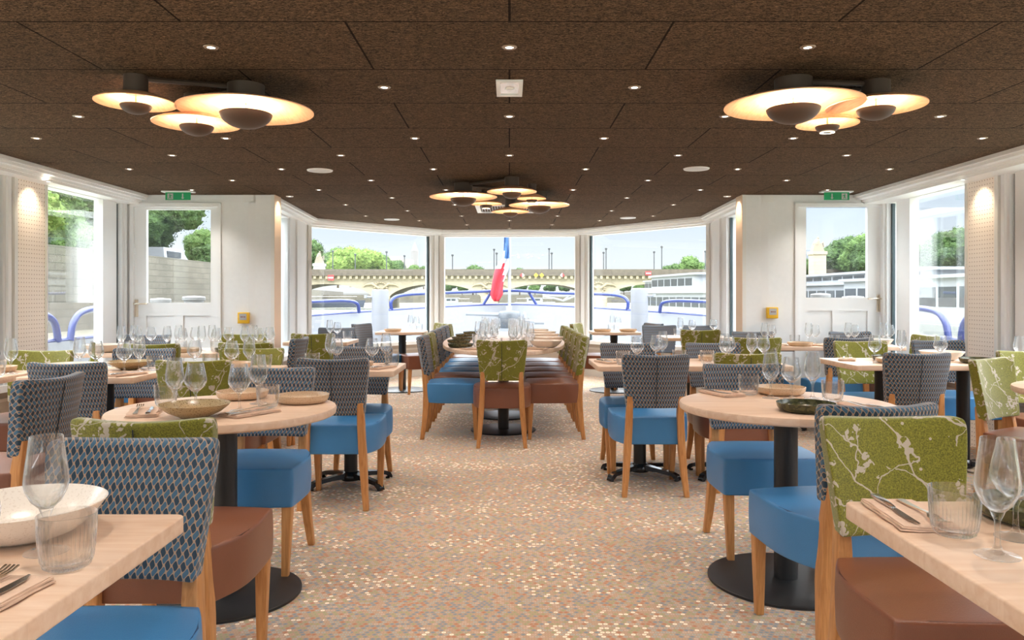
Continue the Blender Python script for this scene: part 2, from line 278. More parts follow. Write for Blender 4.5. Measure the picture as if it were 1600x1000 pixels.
# ------------------------------------------------------------------ mesh helpers
class MB:
    def __init__(s): s.v = []; s.f = []; s.m = []
    def add(s, vs, fs, mi=0):
        o = len(s.v); s.v += [tuple(v) for v in vs]
        for f in fs: s.f.append(tuple(i + o for i in f)); s.m.append(mi)
        return s
    def box(s, a, b, mi=0):
        x0, y0, z0 = a; x1, y1, z1 = b
        vs = [(x0, y0, z0), (x1, y0, z0), (x1, y1, z0), (x0, y1, z0), (x0, y0, z1), (x1, y0, z1), (x1, y1, z1), (x0, y1, z1)]
        return s.add(vs, [(0, 3, 2, 1), (4, 5, 6, 7), (0, 1, 5, 4), (1, 2, 6, 5), (2, 3, 7, 6), (3, 0, 4, 7)], mi)
    def lathe(s, prof, n=24, c=(0, 0, 0), mi=0, rib=None, cap=True):
        vs = []; fs = []; k = len(prof)
        for i in range(n):
            a = 2 * math.pi * i / n
            for j, (r, z) in enumerate(prof):
                rr = r + (rib(i, j) if rib else 0)
                vs.append((c[0] + rr * math.cos(a), c[1] + rr * math.sin(a), c[2] + z))
        for i in range(n):
            i2 = (i + 1) % n
            for j in range(k - 1): fs.append((i * k + j, i2 * k + j, i2 * k + j + 1, i * k + j + 1))
        if cap and prof[0][0] > 1e-5: fs.append(tuple(i * k for i in range(n))[::-1])
        if cap and prof[-1][0] > 1e-5: fs.append(tuple(i * k + k - 1 for i in range(n)))
        return s.add(vs, fs, mi)
    def tube(s, pts, r, n=8, mi=0, closed=False):
        pts = [Vector(p) for p in pts]; K = len(pts); rs = r if isinstance(r, (list, tuple)) else [r] * K; vs = []; fs = []
        up = Vector((0, 0, 1)); prev = None
        for i, p in enumerate(pts):
            if closed: d = pts[(i + 1) % K] - pts[i - 1]
            else: d = pts[min(i + 1, K - 1)] - pts[max(i - 1, 0)]
            d.normalize()
            if prev is None:
                a = d.cross(up)
                if a.length < .05: a = d.cross(Vector((1, 0, 0)))
            else: a = prev - d * prev.dot(d)
            a.normalize(); prev = a; b = d.cross(a)
            for q in range(n):
                t = 2 * math.pi * q / n; vs.append(p + (a * math.cos(t) + b * math.sin(t)) * rs[i])
        for i in range(K if closed else K - 1):
            i2 = (i + 1) % K
            for q in range(n): fs.append((i * n + q, i * n + (q + 1) % n, i2 * n + (q + 1) % n, i2 * n + q))
        if not closed: fs += [tuple(range(n))[::-1], tuple((K - 1) * n + q for q in range(n))]
        return s.add(vs, fs, mi)
    def sweep(s, secs, mi=0):          # secs: list of 4-corner rings
        k = len(secs[0]); vs = [p for r in secs for p in r]; fs = []
        for i in range(len(secs) - 1):
            for q in range(k): fs.append((i * k + q, i * k + (q + 1) % k, (i + 1) * k + (q + 1) % k, (i + 1) * k + q))
        fs += [tuple(range(k))[::-1], tuple((len(secs) - 1) * k + q for q in range(k))]
        return s.add(vs, fs, mi)
    def prism(s, pts, z0, z1, mi=0):
        n = len(pts); vs = [(x, y, z0) for x, y in pts] + [(x, y, z1) for x, y in pts]
        fs = [tuple(range(n))[::-1], tuple(range(n, 2 * n))] + [(i, (i + 1) % n, n + (i + 1) % n, n + i) for i in range(n)]
        return s.add(vs, fs, mi)
    def grid(s, xs, ys, zs, fn=None, mi=0):   # surface of a lattice box
        idx = {}; vs = []; fs = []
        def vid(i, j, k):
            if (i, j, k) not in idx:
                idx[(i, j, k)] = len(vs); p = (xs[i], ys[j], zs[k]); vs.append(fn(*p) if fn else p)
            return idx[(i, j, k)]
        X, Y, Z = len(xs) - 1, len(ys) - 1, len(zs) - 1
        for i in range(X):
            for j in range(Y):
                fs.append((vid(i, j, 0), vid(i, j + 1, 0), vid(i + 1, j + 1, 0), vid(i + 1, j, 0))); fs.append((vid(i, j, Z), vid(i + 1, j, Z), vid(i + 1, j + 1, Z), vid(i, j + 1, Z)))
        for i in range(X):
            for k in range(Z):
                fs.append((vid(i, 0, k), vid(i + 1, 0, k), vid(i + 1, 0, k + 1), vid(i, 0, k + 1))); fs.append((vid(i, Y, k), vid(i, Y, k + 1), vid(i + 1, Y, k + 1), vid(i + 1, Y, k)))
        for j in range(Y):
            for k in range(Z):
                fs.append((vid(0, j, k), vid(0, j, k + 1), vid(0, j + 1, k + 1), vid(0, j + 1, k))); fs.append((vid(X, j, k), vid(X, j + 1, k), vid(X, j + 1, k + 1), vid(X, j, k + 1)))
        return s.add(vs, fs, mi)
    def mesh(s, name, mats, smooth=35, subsurf=0, bevel=0):
        me = bpy.data.meshes.new(name); me.from_pydata(s.v, [], s.f)
        if not isinstance(mats, (list, tuple)): mats = [mats]
        for m in mats: me.materials.append(m)
        for p, mi in zip(me.polygons, s.m): p.material_index = mi
        me.update()
        bm = bmesh.new(); bm.from_mesh(me); bmesh.ops.recalc_face_normals(bm, faces=bm.faces)
        bm.to_mesh(me); bm.free()
        if subsurf or bevel:
            o = bpy.data.objects.new('tmp', me); COL.objects.link(o)
            if bevel:
                md = o.modifiers.new('b', 'BEVEL'); md.width = bevel; md.segments = 3; md.limit_method = 'ANGLE'; md.angle_limit = R(40)
            if subsurf:
                md = o.modifiers.new('s', 'SUBSURF'); md.levels = subsurf; md.render_levels = subsurf
            dg = bpy.context.evaluated_depsgraph_get(); dg.update()
            me2 = bpy.data.meshes.new_from_object(o.evaluated_get(dg)); bpy.data.objects.remove(o); bpy.data.meshes.remove(me); me = me2; me.name = name
        if smooth:
            me.polygons.foreach_set('use_smooth', [True] * len(me.polygons)); me.set_sharp_from_angle(angle=R(smooth))
        return me
    def obj(s, name, mats, parent=None, smooth=35, **kw):
        o = bpy.data.objects.new(name, s.mesh(name, mats, smooth, **kw)); COL.objects.link(o)
        if parent: o.parent = parent
        return o
def tag(o, label=None, cat=None, group=None, kind=None):
    if label: o['label'] = label
    if cat: o['category'] = cat
    if group: o['group'] = group
    if kind: o['kind'] = kind
    return o
def empty(name, loc=(0, 0, 0), rz=0):
    o = bpy.data.objects.new(name, None); COL.objects.link(o); o.location = loc; o.rotation_euler = (0, 0, rz); o.empty_display_size = .1; return o
def kids(o): return [c for c in COL.objects if c.parent == o]
KID = {}
def dup(o, loc, rz=0, label=None, group=None, sub=None, mats=None, scale=None):
    def cp(x, par):
        c = x.copy(); COL.objects.link(c); c.parent = par
        for ch in KID.setdefault(x.name, kids(x)): cp(ch, c)
        return c
    r = cp(o, None); r.location = loc; r.rotation_euler = (0, 0, rz)
    if scale: r.scale = (scale,) * 3
    if label: r['label'] = label
    if group: r['group'] = group
    return r
USED = set()
def place(proto, loc, rz=0, label=None, group=None, scale=None):
    if proto.name in USED: return dup(proto, loc, rz, label, group, scale=scale)
    USED.add(proto.name); KID[proto.name] = kids(proto)
    proto.location = loc; proto.rotation_euler = (0, 0, rz)
    if scale: proto.scale = (scale,) * 3
    if label: proto['label'] = label
    if group: proto['group'] = group
    return proto
def lamp(name, kind, loc, energy, color, parent=None, rot=(0, 0, 0), **kw):
    d = bpy.data.lights.new(name, kind); d.energy = energy; d.color = color
    for k, v in kw.items(): setattr(d, k, v)
    o = bpy.data.objects.new(name, d); COL.objects.link(o); o.location = loc; o.rotation_euler = rot
    if parent: o.parent = parent
    return o

# ------------------------------------------------------------------ room plan
H = 2.2
XL, XR, YB, YS = -3.85, 3.75, 7.7, -3.0
PL = [(-2.52, 7.7), (-2.68, 10.1), (-1.1, 11.95)]; PR = [(2.50, 7.7), (2.60, 9.85), (1.1, 11.85)]
outline = [(XL - .15, YS), (XL - .15, YB + .08), (PL[0][0] - .12, YB + .08), (-2.80, 10.15), (-1.15, 12.1), (1.15, 12.0), (2.72, 9.9), (PR[0][0] + .12, YB + .08), (XR + .15, YB + .08), (XR + .15, YS)]
ou = outline[::-1]
tag(MB().prism(ou, -.06, 0).obj('floor', carpet_mat(), smooth=0), kind='structure')
tag(MB().prism(ou, H, H + .06).obj('ceiling', ceiling_mat(), smooth=0), kind='structure')
tag(MB().prism([(x * 1.02, y) for x, y in ou], H + .061, H + .2).obj('trim_roof', white, smooth=0), kind='structure')

def seg_box(mb, A, B, t0, t1, s0, s1, z0, z1, mi=0):
    """box along A->B; t0..t1 distance along, s0..s1 sideways offset (+ = inside, left of travel)"""
    A = Vector(A); B = Vector(B); d = (B - A).normalized(); n = Vector((-d.y, d.x))
    ps = [A + d * t + n * s for t, s in ((t0, s0), (t1, s0), (t1, s1), (t0, s1))]
    mb.add([(p.x, p.y, z) for z in (z0, z1) for p in ps], [(0, 3, 2, 1), (4, 5, 6, 7), (0, 1, 5, 4), (1, 2, 6, 5), (2, 3, 7, 6), (3, 0, 4, 7)], mi)
WZ0, WZ1 = .53, 2.11
wn = [0]
def window(A, B, sA, sB, gas, stile=None, inside=1, z0=WZ0, z1=WZ1):
    """A->B; sA,sB post widths; gas: which end has the dark gasket"""
    wn[0] += 1; L_ = (Vector(B) - Vector(A)).length; i = inside
    root = empty('window_%d' % wn[0], (A[0], A[1], 0)); tag(root, kind='structure')
    mb = MB(); off = Vector((A[0], A[1])); A2 = (0, 0); B2 = (B[0] - A[0], B[1] - A[1])
    for t0, t1 in ((0, sA), (L_ - sB, L_)):
        seg_box(mb, A2, B2, t0, t1, -.07 * i, .05 * i, z0 - .03, z1 + .03)
        seg_box(mb, A2, B2, t0 + (0 if t0 else -.0) + .3 * (t1 - t0), t1 - .3 * (t1 - t0), .05 * i, .07 * i, z0, z1 + .02)
    seg_box(mb, A2, B2, sA, L_ - sB, -.07 * i, .04 * i, z1 - .01, z1 + .03)
    seg_box(mb, A2, B2, 0, L_, -.09 * i, .10 * i, z0 - .05, z0)
    if stile: seg_box(mb, A2, B2, stile[0], stile[1], -.05 * i, .035 * i, z0, z1)
    mb.obj('window_frame', cream if stile is None else white, root, smooth=0)
    g = MB()
    for q in gas:
        t = sA if q == 'A' else L_ - sB
        seg_box(g, A2, B2, t - (.012 if q == 'A' else .03), t + (.03 if q == 'A' else .012), -.016 * i, .012 * i, z0, z1 - .01)
    if gas: g.obj('rubber_seal', gasket, root, smooth=0)
    p = MB(); seg_box(p, A2, B2, sA, L_ - sB, -.015 * i, -.007 * i, z0, z1)
    p.obj('pane', PANE, root, smooth=0)
    return root
dn = [0]
def dado(name, A, B, inside=1):
    mb = MB(); L_ = (Vector(B) - Vector(A)).length; i = inside
    seg_box(mb, A, B, 0, L_, -.10 * i, .03 * i, 0, WZ0 - .05, 0)
    tag(mb.obj(name, taupe, smooth=0), kind='structure')
    dn[0] += 1; mb = MB(); seg_box(mb, A, B, 0, L_, .03 * i, .045 * i, .0, .09, 0); seg_box(mb, A, B, 0, L_, .03 * i, .04 * i, .40, .425, 0)
    tag(mb.obj('baseboard_%d' % dn[0], pm('skirting', (.55, .48, .4), .5), smooth=0), kind='structure')
PERF = perf_mat()
tn = [0]
def trim(mb, m, smooth=0):
    tn[0] += 1; return tag(mb.obj('trim_%d' % tn[0], m, smooth=smooth), kind='structure')
for side, X, sg in (('left', XL, 1), ('right', XR, -1)):
    i = 1 if side == 'right' else -1
    sh = 0 if side == 'left' else -.08
    # far bay window (next to the door wall)
    P = lambda y: (X, y)
    fa, fb = 6.34 + sh, 7.70
    window(P(fa), P(fb), .02, .10, 'B', (7.28 - 6.34 + .0, 7.53 - 6.34), i)
    ys = [6.34 + sh - 2.4 * k for k in range(5)]
    for k in range(4):
        pier = MB().box((min(X, X + sg * .06), ys[k] - .38, 0), (max(X, X + sg * .06), ys[k], H))
        trim(pier, PERF)
        ed = MB().box((min(X, X + sg * .065), ys[k] - .012, 0), (max(X, X + sg * .065), ys[k] + .014, H)).box((min(X - sg * .1, X + sg * .075), ys[k] - .42, 0), (max(X - sg * .1, X + sg * .075), ys[k] - .38, H)).box((min(X - sg * .1, X), ys[k] - .42, 0), (max(X - sg * .1, X), ys[k], H))
        trim(ed, cream)
        a = ys[k + 1]; b = ys[k] - .42
        if a < YS: a = YS
        window(P(a), P(b), .05, .10, 'B', (b - a - .32, b - a - .14), i)
    dado('wall_' + side, P(YS), P(YB), i)
    # header above the windows
    tag(MB().box((min(X - sg * .1, X + sg * .02), YS, WZ1 + .02), (max(X - sg * .1, X + sg * .02), YB, H)).obj('wall_%s_header' % side, white, smooth=0), kind='structure')

# stepped cornice
def cornice(path, i, steps, m):
    """path of inner offset polylines"""
    mb = MB()
    for (o0, o1, z0, z1) in steps:
        inner = offset(path, o1 * i); outer = offset(path, o0 * i)
        for k in range(len(path) - 1):
            vs = [(*outer[k], z0), (*outer[k + 1], z0), (*inner[k + 1], z0), (*inner[k], z0)]; vs += [(x, y, z1) for x, y, _ in vs]
            mb.add(vs, [(0, 3, 2, 1), (4, 5, 6, 7), (0, 1, 5, 4), (1, 2, 6, 5), (2, 3, 7, 6), (3, 0, 4, 7)])
    return trim(mb, m)
def offset(path, d):
    out = []; n = len(path)
    for k in range(n):
        p = Vector(path[k]); dirs = []
        if k > 0: dirs.append((p - Vector(path[k - 1])).normalized())
        if k < n - 1: dirs.append((Vector(path[k + 1]) - p).normalized())
        ns = [Vector((-q.y, q.x)) for q in dirs]; b = sum(ns, Vector((0, 0))); b.normalize(); b = b / max(.3, b.dot(ns[0])); out.append(tuple(p + b * d))
    return out
ST = [(0, .265, 2.172, 2.2), (0, .245, 2.150, 2.172), (0, .20, 2.128, 2.150), (0, .185, 2.105, 2.128)]
cornice([(XL, YS), (XL, YB)], -1, ST, offw)
cornice([(XR, YS), (XR, YB)], 1, [(a, b * 1.28, c, d) for a, b, c, d in ST], offw)
front = [PL[0], PL[1], PL[2], PR[2], PR[1], PR[0]]
cornice(front, -1, [(-.02, .19, 2.172, 2.2), (-.02, .165, 2.150, 2.172), (-.02, .12, 2.120, 2.150)], offw)
tag(cornice(front, -1, [(-.12, .02, WZ1 + .015, 2.2)], offw), kind='structure')
window(PL[0], PL[1], .35, 1.05, 'B', (1.3, 1.3), -1)
window(PL[1], PL[2], .09, .20, 'B', None, -1)
window(PL[2], PR[2], .10, .10, '', None, -1)
window(PR[2], PR[1], .20, .09, 'A', None, -1)
window(PR[1], PR[0], .88, .35, 'A', (1.3, 1.3), -1)
for k in range(5): dado('wall_front_%s' % ['port', 'port_bow', 'bow', 'starboard_bow', 'starboard'][k], front[k], front[k + 1], -1)
# rear glazed wall behind the camera
window((XL, YS), (XR, YS), .3, .3, '', None, 1)
dado('wall_back', (XL, YS), (XR, YS), 1)

# door walls
def door_wall(side, x_out, d0, d1, g0, g1, x_in, gz0, gz1, wx):
    """d0..d1 door, g0..g1 glass, x_in inner corner"""
    lo = lambda a, b: (min(a, b), max(a, b))
    mb = MB(); T = .08; Y0, Y1 = YB, YB + T
    a, b = lo(x_out, d0); mb.box((a, Y0, 0), (b, Y1, H))
    a, b = lo(d1, x_in); mb.box((a, Y0, 0), (b, Y1, H))
    a, b = lo(d0, d1); mb.box((a, Y0, 2.12), (b, Y1, H))
    a, b = lo(x_in, wx); mb.box((a, Y0 + T + .001, 0), (b, Y0 + .16, H))
    tag(mb.obj('wall_door_' + side, wallw, smooth=0), kind='structure')
    s = 1 if x_in > d1 else -1
    # corner post with beige return
    mb = MB(); a, b = lo(x_in, x_in - s * .035); mb.box((a, YB - .012, 0), (b, YB + .0, H)); trim(mb, cream)
    mb = MB(); a, b = lo(x_in, x_in + s * .004); mb.box((a, YB - .012, 0), (b, YB + .2, H - .0)); trim(mb, pm('beige_return', srgb(238, 214, 190), .6))
    # door leaf
    root = empty('door_%d' % (1 if side == 'left' else 2), (0, 0, 0)); tag(root, kind='structure')
    cs = MB(); a, b = lo(d0, d1)
    cs.box((a, YB - .02, 0), (a + .035, YB + .01, 2.12)).box((b - .035, YB - .02, 0), (b, YB + .01, 2.12)).box((a + .0351, YB - .02, 2.08), (b - .0351, YB + .01, 2.12)); cs.obj('door_frame', white, root, smooth=0)
    a += .035; b -= .035; ga, gb = lo(g0, g1); y0, y1 = YB + .012, YB + .055
    lf = MB().box((a, y0, .02), (ga, y1, 2.08)).box((gb, y0, .02), (b, y1, 2.08)).box((ga, y0, gz1), (gb, y1, 2.08)).box((ga, y0, gz0 - .13), (gb, y1, gz0))
    lf.box((ga, y0 + .014, .02), (gb, y1, gz0 - .13)).box((ga, y0, .02), (gb, y1, .14)); m_ = (ga + gb) / 2; lf.box((m_ - .045, y0, .14), (m_ + .045, y1, gz0 - .13))
    lf.obj('door_leaf', white, root, smooth=0)
    MB().box((ga, y0 + .02, gz0), (gb, y0 + .028, gz1)).obj('pane', PANE, root, smooth=0)
    hx = d0 + s * .05; hb = MB().box((hx - .02, y0 - .004, gz0 - .14), (hx + .02, y0, gz0 + .03)); ph = hb.obj('lock_plate', brass, root, smooth=0)
    h = MB().tube([(hx, y0 - .004, gz0 - .01), (hx, y0 - .05, gz0 - .01), (hx + s * .01, y0 - .055, gz0 - .01), (hx + s * .13, y0 - .055, gz0 - .01)], .008, 8)
    h.obj('handle', brass, root, smooth=40)
door_wall('left', XL, -3.76, -2.86, -3.61, -2.97, -2.33, 1.13, 2.055, -2.66)
door_wall('right', XR, 3.72, 2.83, 3.56, 2.95, 2.31, 1.18, 2.08, 2.62)

# ------------------------------------------------------------------ ceiling fittings
sp_root = empty('ceiling_spotlight')
tag(sp_root, 'small round recessed ceiling spotlight', 'spotlight', 'recessed ceiling spotlights')
MB().lathe([(.017, -.004), (.028, -.004), (.031, 0)], 16, cap=False).obj('bezel', pm('bezel', (.35, .27, .2), .4, metal=.5), sp_root)
MB().lathe([(.0, -.0015), (.017, -.0015)], 14, cap=False).obj('lens', EM_SPOT, sp_root)
def ilim(y):
    if y < YB: return -3.5, 3.35
    if y < 9.9: return -2.3, 2.2
    f = (y - 9.9) / 1.8; return -2.3 + 1.3 * f, 2.2 - 1.2 * f
lampspots = [(-1.25, 3.68, .33), (-1.56, 3.85, .2), (-1.7, 3.52, .15), (1.31, 3.58, .3), (1.71, 3.6, .2), (1.59, 3.84, .15), (-.41, 6.88, .3), (.285, 7.5, .28), (.02, 6.54, .2), (-.22, 7.3, .15), (.01, 7.8, .2), (0, 8.95, .4)]
SIDES = ['far left', 'left', 'left of centre', 'centre', 'right of centre', 'right', 'far right']
rown = ['nearest', 'second', 'third', 'fourth', 'fifth', 'sixth', 'seventh', 'eighth', 'ninth', 'tenth', 'eleventh', 'twelfth', 'thirteenth', 'fourteenth', 'fifteenth']
k = 0; y = 3.12 - .6 * 8; rowi = -8
while y < 11.6:
    off = 0 if rowi % 2 == 0 else .6
    xs = [off + 1.2 * q for q in range(-4, 4)]
    a, b = ilim(y); xs = [x for x in xs if a + .1 < x < b - .1]
    if rowi >= 0 or rowi % 2 == 0:
        vis = 0
        for x in xs:
            if any(math.hypot(x - u, y - v) < r for u, v, r in lampspots): continue
            vis += 1
            if rowi >= 0:
                # unique by row and order from the left
                place(sp_root, (x, y, H), 0, '%s spotlight from left, %s ceiling row from the front' % (rown[vis - 1].replace('nearest', 'first'), rown[rowi]), 'recessed ceiling spotlights')
            lamp('spot_light', 'SPOT', (x, y, H - .012), SPOT_W * (1 if rowi >= 0 else 1.6), (1, .91, .82), rot=(0, 0, 0), spot_size=R(115), spot_blend=.7, shadow_soft_size=.05)
    y += .6; rowi += 1

def flush_lamp(name, discs, label):
    for idx, (x, y, r, dz) in enumerate(discs):
        root = empty('ceiling_lamp', (x, y, H)); tag(root, label[idx], 'ceiling lamp', name)
        z = -dz; pr = [(.03, z + .045), (r * .5, z + .035), (r * .85, z + .015), (r, z), (r, z - .004), (r * .85, z + .009), (r * .5, z + .028), (.03, z + .038)]
        MB().lathe(pr, 64, cap=False).obj('shade', veneer, root)
        MB().lathe([(.0, 0), (r * .24 + .01, 0), (r * .24 + .01, z + .036), (0, z + .036)], 32).obj('canopy', copper, root, smooth=40)
        rd = r * .39; hb = rd * .62
        pr = [(rd * math.cos(t), z - .012 - hb * math.sin(t)) for t in [R(5 + 8.5 * q) for q in range(11)]]; pr[-1] = (0, pr[-1][1])
        dome = MB().lathe(pr + [(0, pr[-1][1] + .004)] + [(rd * .97 * math.cos(t), z - .010 - hb * .94 * math.sin(t)) for t in [R(85 - 8 * q) for q in range(11)]], 40, cap=False).obj('dome', bronze, root)
        MB().lathe([(0, z - .045), (rd * .6, z - .045)], 32, cap=False).obj('bulb', EM_RING, root)
        MB().tube([(0, 0, z + .04), (0, 0, z - .05)], .004, 8).obj('rod', brass, root)
        lamp('lamp_light', 'POINT', (0, 0, z - .03), LAMP_W * (r / .3) ** 2, (1, .70, .42), root, shadow_soft_size=.03)
flush_lamp('left ceiling lamp cluster', [(-1.25, 3.68, .313, .12), (-1.56, 3.87, .21, .14), (-1.70, 3.53, .175, .12)], ['largest disc lamp of the left ceiling cluster', 'medium disc lamp overlapped by the big one, left cluster', 'smallest leftmost disc lamp of the left ceiling cluster'])
flush_lamp('right ceiling lamp cluster', [(1.31, 3.58, .31, .12), (1.71, 3.62, .22, .115), (1.59, 3.88, .15, .14)], ['largest disc lamp of the right ceiling cluster', 'medium rightmost disc lamp of the right ceiling cluster', 'smallest disc lamp between the two bigger ones, right cluster'])
flush_lamp('centre ceiling lamp cluster', [(-.41, 6.9, .30, .12), (.285, 7.45, .29, .13), (.02, 6.55, .21, .12), (-.22, 7.35, .15, .13), (.01, 7.85, .19, .15), (.2, 6.95, .13, .13)],
           ['big left disc lamp of the centre ceiling cluster', 'big right disc lamp of the centre ceiling cluster', 'nearest disc lamp at top of the centre cluster', 'small disc lamp touching big left one, centre cluster', 'disc lamp farthest back in front of the air grille', 'smallest disc lamp behind the nearest one, centre cluster'])
def bars(pts, label):
    mb = MB()
    for a, b in pts: mb.tube([(*a, H - .012), (*b, H - .012)], .012, 6)
    tag(mb.obj('mounting_rail', copper), label, 'mounting rail')
bars([((-1.25, 3.68), (-1.7, 3.53)), ((-1.25, 3.68), (-1.56, 3.87))], 'dark rail joining the left ceiling lamp cluster')
bars([((1.31, 3.58), (1.71, 3.62)), ((1.71, 3.62), (1.59, 3.88))], 'dark rail joining the right ceiling lamp cluster')
bars([((-.41, 6.9), (.02, 6.55)), ((-.41, 6.9), (.285, 7.45)), ((.285, 7.45), (.01, 7.85))], 'dark rail joining the centre ceiling lamp cluster')
# air grille
g = empty('air_grille', (0, 8.9, H)); tag(g, 'square ceiling air grille behind the centre lamp cluster', 'vent')
MB().box((-.38, -.38, -.012), (.38, -.33, 0)).box((-.38, .33, -.012), (.38, .38, 0)).box((-.38, -.33, -.012), (-.33, .33, 0)).box((.33, -.33, -.012), (.38, .33, 0)).obj('frame', offw, g, smooth=0)
mb = MB()
for q in range(22): mb.box((-.32 + q * .03, -.33, -.010), (-.308 + q * .03, .33, -.002))
mb.obj('slats', pm('grille_grey', (.3, .3, .3), .5), g, smooth=0)
for i, (x, y) in enumerate([(-1.51, 6.18), (1.47, 6.1), (-1.54, 10.15), (1.52, 9.95)]):
    s_ = empty('ceiling_speaker', (x, y, H)); tag(s_, ['white round ceiling speaker, near left', 'white round ceiling speaker, near right', 'white round ceiling speaker at the far left windows', 'white round ceiling speaker at the far right windows'][i], 'speaker', 'round ceiling speakers')
    MB().lathe([(.085, -.006), (.098, -.008), (.102, 0)], 32, cap=False).obj('rim', white, s_); MB().lathe([(0, -.005), (.086, -.005)], 32, cap=False).obj('grille', pm('spk', (.7, .72, .74), .6), s_)
el = empty('emergency_light', (0, 3.73, H)); tag(el, 'square white emergency light in the middle of the ceiling', 'emergency light')
MB().box((-.063, -.14, -.008), (.063, -.115, 0)).box((-.063, .115, -.008), (.063, .14, 0)).box((-.063, -.115, -.008), (-.045, .115, 0)).box((.045, -.115, -.008), (.063, .115, 0)).obj('frame', white, el, smooth=0)
MB().box((-.045, -.115, -.003), (.045, .115, -.001)).obj('reflector', steel, el, smooth=0); MB().lathe([(0, -.012), (.018, -.008), (.025, -.002)], 20).obj('lens', pm('lens_white', (.9, .9, .88), .2), el)
# exit signs
for i, (x, flip) in enumerate([(-3.17, 1), (3.13, -1)]):
    r_ = empty('exit_sign', (x, 7.42, H)); tag(r_, 'green exit sign with running figure and arrow, above the %s door' % ['left', 'right'][i], 'exit sign', 'green exit signs')
    MB().box((-.15, -.03, -.012), (.15, .05, 0)).obj('base', white, r_, smooth=0)
    MB().box((-.12, -.004, -.085), (.12, .004, -.012)).obj('panel', exitg, r_, smooth=0)
    w = MB(); fy = -.0055
    def poly(pts): w.add([(flip * px, fy, pz) for px, pz in pts] + [(flip * px, -.004, pz) for px, pz in pts], [tuple(range(len(pts))), tuple(range(len(pts), 2 * len(pts)))[::-1]])
    poly([(.030, -.062), (.046, -.078), (.062, -.062), (.052, -.062), (.052, -.024), (.040, -.024), (.040, -.062)])     # arrow down
    poly([(-.10, -.022), (-.045, -.022), (-.045, -.078), (-.10, -.078)])
    w.obj('pictogram', plw, r_, smooth=0)
    w = MB(); fy = -.007
    def poly2(pts): w.add([(flip * px, fy, pz) for px, pz in pts], [tuple(range(len(pts)))])
    poly2([(-.079, -.026), (-.071, -.026), (-.071, -.034), (-.079, -.034)]); poly2([(-.082, -.036), (-.066, -.038), (-.068, -.055), (-.078, -.055)]); poly2([(-.078, -.053), (-.072, -.055), (-.062, -.066), (-.064, -.074), (-.070, -.068)]); poly2([(-.078, -.055), (-.073, -.056), (-.084, -.074), (-.092, -.074)]); poly2([(-.066, -.038), (-.052, -.045), (-.054, -.049), (-.067, -.044)])
    w.obj('running_figure', exitg, r_, smooth=0)
# door-side alarm boxes
for i, (x, z) in enumerate([(-2.63, .98), (2.60, 1.03)]):
    r_ = empty('alarm_box', (x, YB, z)); tag(r_, 'yellow alarm call box on the white wall by the %s door' % ['left', 'right'][i], 'alarm box', 'yellow call boxes')
    MB().box((-.055, -.045, -.055), (.055, 0, .055)).obj('housing', yellow, r_, smooth=30, bevel=.006)
    MB().box((-.035, -.049, -.02), (.035, -.045, .042)).obj('front_plate', plw, r_, smooth=0)
    MB().box((-.022, -.0505, .004), (-.008, -.049, .016)).box((-.004, -.0505, .004), (.006, -.049, .016)).box((.012, -.0505, .004), (.024, -.049, .016)).obj('markings', pm('mark_dark', (.25, .1, .08), .5), r_, smooth=0)
# wall-washing spotlights
for i, (x, y, lab) in enumerate([(-3.64, 6.12, 'left perforated pier'), (3.53, 6.04, 'right perforated pier'), (-2.21, 7.80, 'left corner post'), (2.19, 7.80, 'right corner post')]):
    r_ = empty('wall_washer', (x, y, H if i > 1 else 2.105)); tag(r_, 'warm spotlight shining down the %s' % lab, 'spotlight')
    MB().lathe([(.02, -.006), (.034, -.006), (.038, 0)], 20, cap=False).obj('bezel', white, r_); MB().lathe([(0, -.002), (.02, -.002)], 16, cap=False).obj('lens', EM_SPOT, r_)
    dx = -1 if x < 0 else 1
    lamp('washer_light', 'SPOT', (x, y, (H if i > 1 else 2.105) - .012), 6, (1, .80, .58), rot=(0, R((-32 if i < 2 else -30) * dx), 0), spot_size=R(90), spot_blend=.95, shadow_soft_size=.015)

